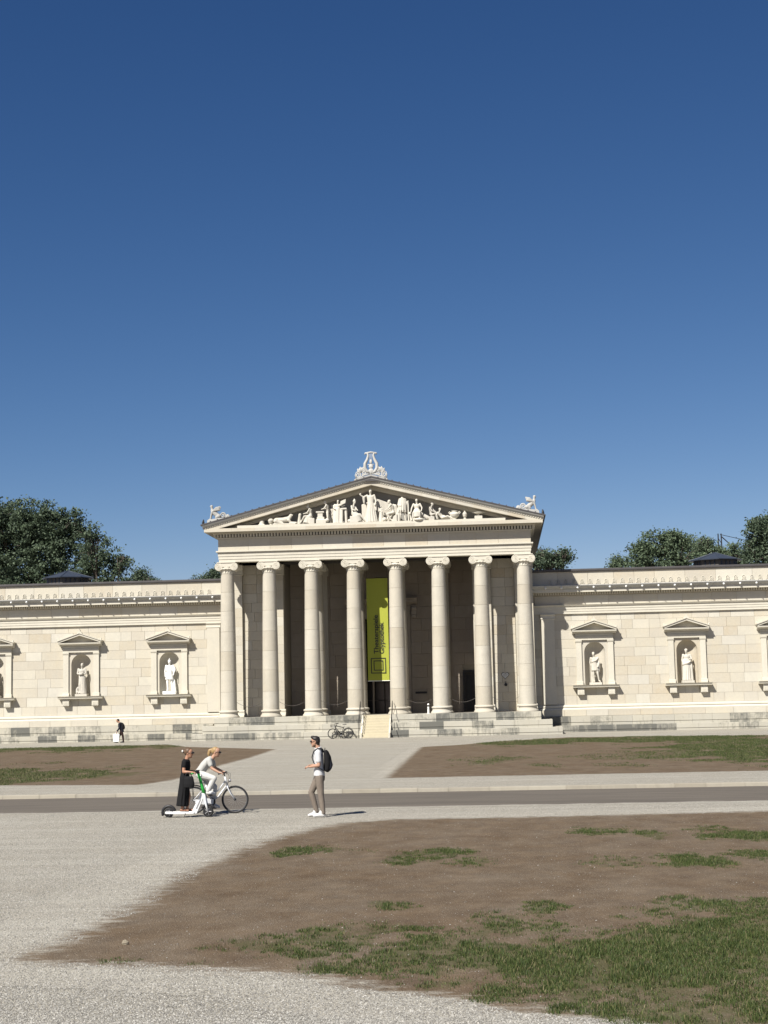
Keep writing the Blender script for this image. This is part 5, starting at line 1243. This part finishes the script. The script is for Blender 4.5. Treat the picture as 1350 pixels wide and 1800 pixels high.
blob('body', b, .011, M['skin'], cy, 1)
c = MB().loft([(.13,0,.97),(.19,0,1.06),(.28,0,1.18),(.37,0,1.275),(.43,0,1.34),(.465,0,1.37)], [(.17,.125),(.15,.11),(.162,.115),(.168,.11),(.12,.08),(.06,.055)], (0,1,0), 18)
for q in (-1, 1): A = ARM[q]; c.chain([(A[0],.072),(V(*A[0]).lerp(V(*A[1]),.55),.064)])
blob('shirt', c, .013, M['gshirt'], cy, 1)
t = MB().loft([(.20,0,1.05),(.15,0,.98),(.14,0,.92)], [(.15,.11),(.175,.135),(.15,.11)], (0,1,0), 16)
for L in (NL, FLg): t.chain([(L[0],.108),(V(*L[0]).lerp(V(*L[1]),.5),.094),(L[1],.075),(V(*L[1]).lerp(V(*L[2]),.5),.068),(V(*L[1]).lerp(V(*L[2]),.9),.06)])
blob('trousers', t, .013, M['wpants'], cy, 1)
shoe(cy, (.36,-.125,.47), (.56,-.13,.455), M['shoe']); shoe(cy, (.43,.125,.13), (.63,.125,.115), M['shoe'])
h = MB().ell((.55,0,1.545), (.098,.086,.09)); h.ell((.50,0,1.52), (.05,.07,.07)); h.chain([((.46,0,1.56),.04),((.41,0,1.54),.045),((.385,0,1.46),.04),((.385,0,1.40),.02)])
blob('hair', h, .011, M['blonde'], cy, 1); shades(cy, hc, hf, M['lens'], .98)

# --- e-scooter and rider
sp_ = atZ(327.3, 1436.7, GZ)
sc_ = empty('electric_scooter', (sp_.x, sp_.y, GZ), 'white electric kick scooter with green steering post ridden by the person in black', 'scooter')
def scoot_wheel(c, r):
    o = MB().tube(circ(c, r-.03, 28), .03, 10, True).build('wheel', M['tyre'], sc_, smooth=True)
    MB().lathe([(.02,-.035),(r-.05,-.02),(r-.05,.02),(.02,.035)], 20, c, 'y').build('rim', M['iron'], o)
    m = MB()
    for i in range(5): a = 2*math.pi*i/5; m.tube([(c[0],c[1]-.034,c[2]),(c[0]+(r-.05)*math.cos(a),c[1]-.026,c[2]+(r-.05)*math.sin(a))], .01, 6)
    m.build('spoke_star', M['alu'], o); return o
scoot_wheel((-.42,0,.118), .118); scoot_wheel((.535,0,.13), .13)
MB().runx([(-.085,.085),(-.09,.12),(-.075,.145),(.075,.145),(.09,.12),(.085,.085)], -.30, .20).build('deck', M['scootwhite'], sc_)
MB().box(-.28, .18, -.065, .065, .1455, .150).build('grip_mat', M['black'], sc_)
for q in (-1, 1): MB().prism([(-.50,.095),(-.28,.085),(-.28,.135),(-.36,.15),(-.50,.145)], q*.05-.012, q*.05+.012).build('rear_arm', M['scootwhite'], sc_)
MB().tube([(-.42+.155*math.cos(R(a)), 0, .118+.155*math.sin(R(a))) for a in range(15, 215, 12)], .033, 8).build('rear_fender', M['black'], sc_, smooth=True)
MB().prism([(.12,.09),(.26,.09),(.40,.40),(.46,.56),(.37,.58),(.28,.40)], -.055, .055).build('neck', M['scootwhite'], sc_)
MB().prism([(.24,.20),(.28,.20),(.38,.42),(.35,.43)], -.058, -.0551).build('neck_panel', M['alu'], sc_)
fkk = MB()
for q in (-1, 1): fkk.tube([(.44,q*.02,.55),(.47,q*.06,.40),(.50,q*.062,.28),(.535,q*.06,.13)], [.03,.03,.026,.018], 8)
fkk.build('fork', M['scootwhite'], sc_, smooth=True)
MB().tube([(.535+.165*math.cos(R(a)), 0, .13+.165*math.sin(R(a))) for a in range(30, 160, 12)], .03, 8).build('front_fender', M['black'], sc_, smooth=True)
MB().tube([(.44,0,.55),(.40,0,.70),(.345,0,.90),(.30,0,1.04)], [.042,.040,.034,.03], 10).build('steering_post', M['green'], sc_, smooth=True)
MB().tube([(.30,0,1.03),(.29,0,1.08)], .035, 10).box(.25,.33,-.03,.03,1.08,1.12).build('display', M['black'], sc_)
MB().tube([(.22,-.24,1.05),(.27,-.14,1.08),(.29,0,1.09),(.27,.14,1.08),(.22,.24,1.05)], .014, 8).build('handlebar', M['iron'], sc_, smooth=True)
for q in (-1, 1): MB().tube([(.19,q*.28,1.04),(.255,q*.17,1.075)], .019, 8).build('grip', M['green'] if q < 0 else M['black'], sc_, smooth=True)
MB().lathe([(.02,-.02),(.028,0),(.028,.03)], 12, (.36,0,.98), 'x').build('headlight', M['alu'], sc_, smooth=True)
MB().tube([(.0,-.08,.10),(-.02,-.17,.01)], .008, 6).build('kickstand', M['iron'], sc_)
wo = empty('person', (sp_.x, sp_.y, GZ), 'person in long black dress with tied-up hair standing on the electric scooter', 'person')
hc = (.085, -.01, 1.525); hf = (.97, -.2, -.08)
b = MB(); head(b, hc, hf, .96)
b.chain([((.05,0,1.46),.047),((.03,0,1.40),.05),((.015,0,1.33),.06)])
b.loft([(-.03,0,.80),(-.03,0,.92),(-.01,0,1.05),(.0,0,1.20),(.005,0,1.30),(.01,0,1.36)], [(.14,.10),(.145,.10),(.115,.08),(.14,.09),(.13,.085),(.07,.055)], (0,1,0))
WA = {q: [(.0,q*.16,1.31),(-.015,q*.20,1.09),(.20,q*.225,1.075)] for q in (-1, 1)}
for q in (-1, 1):
    A = WA[q]; b.chain([(A[0],.05),(V(*A[0]).lerp(V(*A[1]),.5),.046),(A[1],.037),(V(*A[1]).lerp(V(*A[2]),.35),.035),(A[2],.024)]); hand(b, A[2], (.3,q*.08,-.02), (.1,0,-1), .9, 1.0, -q)
for q, xo in ((-1, -.08), (1, .02)):
    b.chain([((-.03,q*.08,.8),.08),((xo+.03,q*.08,.5),.055),((xo,q*.06,.23),.034),((xo-.01,q*.06,.19),.03)]); b.chain([((xo-.03,q*.06,.185),.03),((xo+.10,q*.065,.172),.024),((xo+.15,q*.065,.168),.018)])
blob('body', b, .011, M['skin2'], wo, 1)
d = MB().loft([(.012,0,1.385),(.005,0,1.33),(.0,0,1.22),(-.015,0,1.06),(-.03,0,.92),(-.04,0,.75),(-.07,0,.5),(-.09,0,.27)], [(.085,.065),(.155,.10),(.158,.112),(.135,.10),(.165,.118),(.165,.115),(.16,.115),(.17,.14)], (0,1,0), 20)
for q in (-1, 1): A = WA[q]; d.chain([(A[0],.07),(V(*A[0]).lerp(V(*A[1]),.4),.062)])
folds(d, (-.03,0,.9), (-.09,0,.29), (.11,.15), (.135,.165), 12, .018)
blob('dress', d, .013, M['blackdress'], wo, 1)
for q, xo in ((-1, -.08), (1, .02)): blob('sandal', MB().loft([(xo-.06,q*.065,.158),(xo+.03,q*.065,.158),(xo+.16,q*.07,.156)], [(.03,.008),(.035,.009),(.035,.008)], (0,1,0)).tube([(xo+.08,q*.065-.035,.16),(xo+.09,q*.065,.205),(xo+.08,q*.065+.035,.16)], .012, 6), .009, M['sandal'], wo, 0)
h = MB().ell((.065,0,1.568), (.10,.087,.09)); h.ell((.01,0,1.545), (.05,.07,.07)); h.ell((-.055,0,1.575), (.055,.055,.05))
blob('hair', h, .011, M['brownhair'], wo, 1); MB().ell((-.07,-.045,1.575), (.022,.014,.03)).build('hair_clip', M['scarf'], wo, smooth=True); shades(wo, hc, hf, M['lens'], 1.0)
hb = empty('handbag', (sp_.x, sp_.y, GZ), 'black leather handbag hanging at the side of the person in black', 'handbag')
blob('bag_body', MB().loft([(.13,-.27,.72),(.13,-.27,.80),(.12,-.265,.93),(.12,-.26,.985)], [(.12,.05),(.135,.06),(.12,.05),(.10,.02)], (1,0,0), 16), .012, M['blackdress'], hb, 1)
MB().tube([(.03,-.26,.96),(.05,-.255,1.03),(.08,-.235,1.085),(.15,-.245,1.07),(.20,-.26,.96)], .009, 6).build('strap', M['black'], hb, smooth=True)

# --- far pedestrian
pp = atZ(214, 1305.5, 0)
pe = empty('person', (pp.x, pp.y, 0), 'stooping person in dark jacket walking along the left wing of the museum', 'person')
hc = (-.27, 0, 1.47); hf = (-.8, -.1, -.6)
b = MB(); head(b, hc, hf, 1.0); b.chain([((-.2,0,1.42),.05),((-.14,0,1.34),.06)])
b.loft([(.0,0,.78),(-.02,0,.92),(-.08,0,1.12),(-.13,0,1.28)], [(.15,.1),(.14,.1),(.16,.1),(.1,.07)], (0,1,0))
PA = [[(-.12,-.18,1.25),(-.10,-.24,.98),(-.28,-.22,.76)], [(-.12,.18,1.25),(-.18,.22,1.02),(-.3,.16,.86)]]
for A in PA: b.chain([(A[0],.055),(A[1],.04),(A[2],.028)]); hand(b, A[2], (-.3,0,-1), (0,1,0), 1, .9, 1)
PL = [[(.0,-.09,.78),(.10,-.1,.42),(.14,-.1,.09)], [(.0,.09,.78),(-.2,.1,.44),(-.32,.1,.09)]]
for L in PL: b.chain([(L[0],.085),(L[1],.055),(L[2],.036)])
blob('body', b, .014, M['skin2'], pe, 1)
c = MB().loft([(.02,0,.70),(.0,0,.85),(-.05,0,1.05),(-.11,0,1.24),(-.15,0,1.34)], [(.19,.14),(.175,.13),(.18,.125),(.16,.10),(.07,.06)], (0,1,0), 16)
for A in PA: c.chain([(A[0],.078),(A[1],.062),(V(*A[1]).lerp(V(*A[2]),.85),.05)])
blob('jacket', c, .016, M['navy'], pe, 1)
t = MB().loft([(.0,0,.85),(.01,0,.74)], [(.16,.11),(.165,.11)], (0,1,0))
for L in PL: t.chain([(L[0],.10),(L[1],.075),(L[2],.056)])
blob('trousers', t, .016, M['brownpants'], pe, 1)
shoe(pe, (.16,-.1,0), (-.07,-.1,0), M['black']); shoe(pe, (-.3,.1,0), (-.53,.1,0), M['black'])
blob('hair', MB().ell((-.255,0,1.52), (.095,.088,.085)).ell((-.2,0,1.5), (.05,.07,.07)), .013, M['darkhair'], pe, 1)
bp2 = empty('backpack', (pp.x, pp.y, 0), 'dark backpack worn by the stooping person near the left wing', 'backpack')
blob('pack_body', MB().loft([(.13,0,.88),(.13,0,1.0),(.08,0,1.18),(.02,0,1.32)], [(.11,.06),(.15,.10),(.15,.10),(.1,.05)], (0,1,0), 14), .016, M['blackdress'], bp2, 1)
for q in (-1, 1): MB().tube([(.03,q*.1,1.30),(-.08,q*.12,1.36),(-.2,q*.13,1.24),(-.19,q*.16,1.05),(.02,q*.17,.92)], .02, 7).build('shoulder_strap', M['black'], bp2, smooth=True)
sb = empty('shopping_bag', (pp.x, pp.y, 0), 'white carrier bag hanging from the hand of the stooping person', 'bag')
m = MB(); m.add([(-.50,-.30,.08),(-.14,-.30,.08),(-.14,-.14,.08),(-.50,-.14,.08),(-.54,-.27,.60),(-.10,-.27,.58),(-.10,-.17,.58),(-.54,-.17,.60)], [(0,3,2,1),(0,1,5,4),(1,2,6,5),(2,3,7,6),(3,0,4,7)])
m.build('bag_body', M['whitepaint'], sb)
for yy in (-.27, -.17): MB().tube([(-.42,yy,.59),(-.33,(yy-.22)/2,.72),(-.29,-.22,.745),(-.25,(yy-.22)/2,.72),(-.2,yy,.585)], .008, 6).build('handle', M['whitepaint'], sb)

# ------------------------------------------------------------------ trees behind the museum
def tree(name, lobes, Y, label, mat, dens=1.0, leaf=.30, seed=1, trunk_x=None, lk=.82):
    rg = np.random.default_rng(seed); rr = random.Random(seed)
    L = []
    for cx, cy_, rx, ry in lobes:
        c = atY(cx, cy_, Y); ex = atY(cx+rx, cy_, Y); ez = atY(cx, cy_-ry, Y); L.append((c, abs(ex.x-c.x), abs(ez.z-c.z)))
    bx = sum(c.x for c, _, _ in L)/len(L) if trunk_x is None else atY(trunk_x, 990, Y).x
    root = empty(name, (bx, Y, 0), label, 'tree', 'trees behind the museum')
    top = max(c.z for c, _, _ in L); lowz = min(c.z-r for c, _, r in L)
    tr = MB(); tz = max(3.5, min(lowz, top*.55)); tr.tube([(0,0,0),(.1,0,tz*.4),(0,.1,tz),(.1,0,top*.8)], [.5,.4,.3,.12], 10)
    for c, rx, rz in L:
        p0 = V(0,0,tz*rr.uniform(.7,1.0)); p1 = V(c.x-bx, rr.uniform(-1,1), c.z); md = p0.lerp(p1, .5)+V(rr.uniform(-.5,.5), rr.uniform(-.5,.5), .6)
        tr.tube([p0, md, p1], [.22,.14,.06], 7)
        for q in range(7):
            a = rr.uniform(0, 6.28); e = rr.uniform(-.3, .9); tip = p1+V(math.cos(a)*rx*.85, math.sin(a)*rx*.7, e*rz*.85); tr.tube([md.lerp(p1, rr.uniform(.3, 1)), p1.lerp(tip, .5)+V(0,0,.2), tip], [.08,.05,.02], 5)
    tr.build('trunk', M['bark'], root, smooth=True)
    C = []
    for c, rx, rz in L:
        n = int(dens*(10+7.5*rx*rz)); u = rg.normal(size=(n, 3)); u /= np.linalg.norm(u, axis=1)[:,None]
        rad = rg.random(n)**.42; wob = .82+.34*rg.random(n)
        P = u*(rad*wob)[:,None]*np.array([rx, min(rx, 4.5)*.9, rz])+np.array([c.x-bx, 0, c.z]); C.append(P)
    C = np.concatenate(C); n = len(C); K = 62
    cs = rg.uniform(.35, .85, n)
    off = rg.normal(size=(n, K, 3))*np.array([.55,.55,.40])*cs[:,None,None]
    P = (C[:,None]+off).reshape(-1, 3); N_ = len(P)
    nrm = rg.normal(size=(N_, 3))+np.array([0,-.15,.7]); nrm /= np.linalg.norm(nrm, axis=1)[:,None]
    t1 = np.cross(nrm, rg.normal(size=(N_, 3))); t1 /= np.linalg.norm(t1, axis=1)[:,None]; t2 = np.cross(nrm, t1)
    s = lk*leaf*rg.uniform(.6, 1.25, N_)[:,None]
    Q = np.stack([P-t1*s*.55, P-t2*s*.32+nrm*s*.06, P+t1*s*.55, P+t2*s*.32+nrm*s*.06], 1).reshape(-1, 3)
    me = bpy.data.meshes.new('crown'); me.vertices.add(N_*4); me.vertices.foreach_set('co', Q.ravel())
    me.loops.add(N_*4); me.loops.foreach_set('vertex_index', np.arange(N_*4, dtype=np.int32))
    me.polygons.add(N_); me.polygons.foreach_set('loop_start', (np.arange(N_)*4).astype(np.int32)); me.update()
    link('crown', me, mat, root); return root
tree('broadleaf_tree', [(15,965,75,80),(70,950,60,65),(-50,960,75,85),(110,965,50,65),(55,915,50,36),(115,925,32,34),(0,915,50,36),(60,1030,90,50),(-30,1040,80,50)], 52, 'large dark spreading tree filling the left edge above the wing roof', M['leaf'], 1.25, .34, 3, 50)
tree('broadleaf_tree', [(172,975,34,40),(200,992,30,22),(158,950,26,26),(185,1020,40,22),(215,985,14,12),(150,1000,30,30)], 50, 'loose see-through tree at the right flank of the large dark left tree', M['leaf'], .62, .32, 4, 180)
tree('broadleaf_tree', [(250,1014,20,17),(262,1024,18,12),(240,1028,20,14)], 60, 'small rounded dark tree rising behind the left wing roof', M['leaf'], 1.5, .26, 5)
tree('conifer_tree', [(377,1012,8,14),(366,1020,10,9),(383,1020,8,10),(352,1022,12,6)], 70, 'tiny spiky treetop just left of the first column', M['leaf'], 1.5, .25, 6)
tree('broadleaf_tree', [(965,978,34,16),(942,986,26,16),(992,980,12,14),(970,992,34,8)], 48, 'flat-topped tree directly right of the portico roof', M['leaf'], 1.5, .26, 7, 965)
tree('broadleaf_tree', [(1128,972,34,32),(1160,962,34,25),(1192,952,26,18),(1145,995,46,20),(1195,985,40,28),(1178,946,16,10)], 52, 'broad olive-green tree in the middle of the right wing skyline', M['leaf2'], 1.25, .30, 8, 1160)
tree('broadleaf_tree', [(1088,990,12,9),(1080,998,10,8)], 55, 'small bush-like treetop at the left foot of the broad olive tree', M['leaf2'], 1.6, .25, 9)
tree('broadleaf_tree', [(1222,968,30,24),(1250,978,30,20),(1285,975,26,20),(1240,955,14,12),(1300,985,20,18)], 58, 'low wide tree behind the right roof lantern', M['leaf2'], 1.3, .28, 10, 1250)
tree('broadleaf_tree', [(1336,950,28,38),(1365,940,36,40),(1322,972,16,22),(1360,985,50,26),(1335,925,18,16)], 50, 'tall dense dark tree cut off by the right edge', M['leaf'], 1.5, .30, 11, 1350)
# construction mast behind the trees
a = atY(1264, 938, 75); b_ = atY(1312, 950, 75); e = atY(1276, 956, 75)
cr = empty('crane', (a.x, 75, 0), 'thin grey crane mast with a stay cable between the right treetops', 'crane')
m = MB()
for dx in (-.12, .22):
    m.tube([(dx*2.0,0,0),(dx,0,a.z)], .07, 6)
for k in range(10): zz = a.z-.5-k*.8; m.tube([(-.14,0,zz),(.26,0,zz-.7)], .04, 5)
m.build('mast', M['iron'], cr)
MB().tube([(.1,0,a.z-.1),(b_.x-a.x,0,b_.z)], .035, 5).build('stay_cable', M['iron'], cr); MB().tube([(.2,0,a.z-.3),(e.x-a.x+.4,0,e.z)], .06, 5).build('brace', M['iron'], cr)

# ------------------------------------------------------------------ freeze the remeshed bodies
bpy.context.view_layer.update()
dg = bpy.context.evaluated_depsgraph_get()
done = []
for o in BLOBS:
    me = bpy.data.meshes.new_from_object(o.evaluated_get(dg)); done.append((o, me))
for o, me in done:
    old = o.data; o.modifiers.clear(); me.name = old.name; o.data = me
    me.polygons.foreach_set('use_smooth', [True]*len(me.polygons))
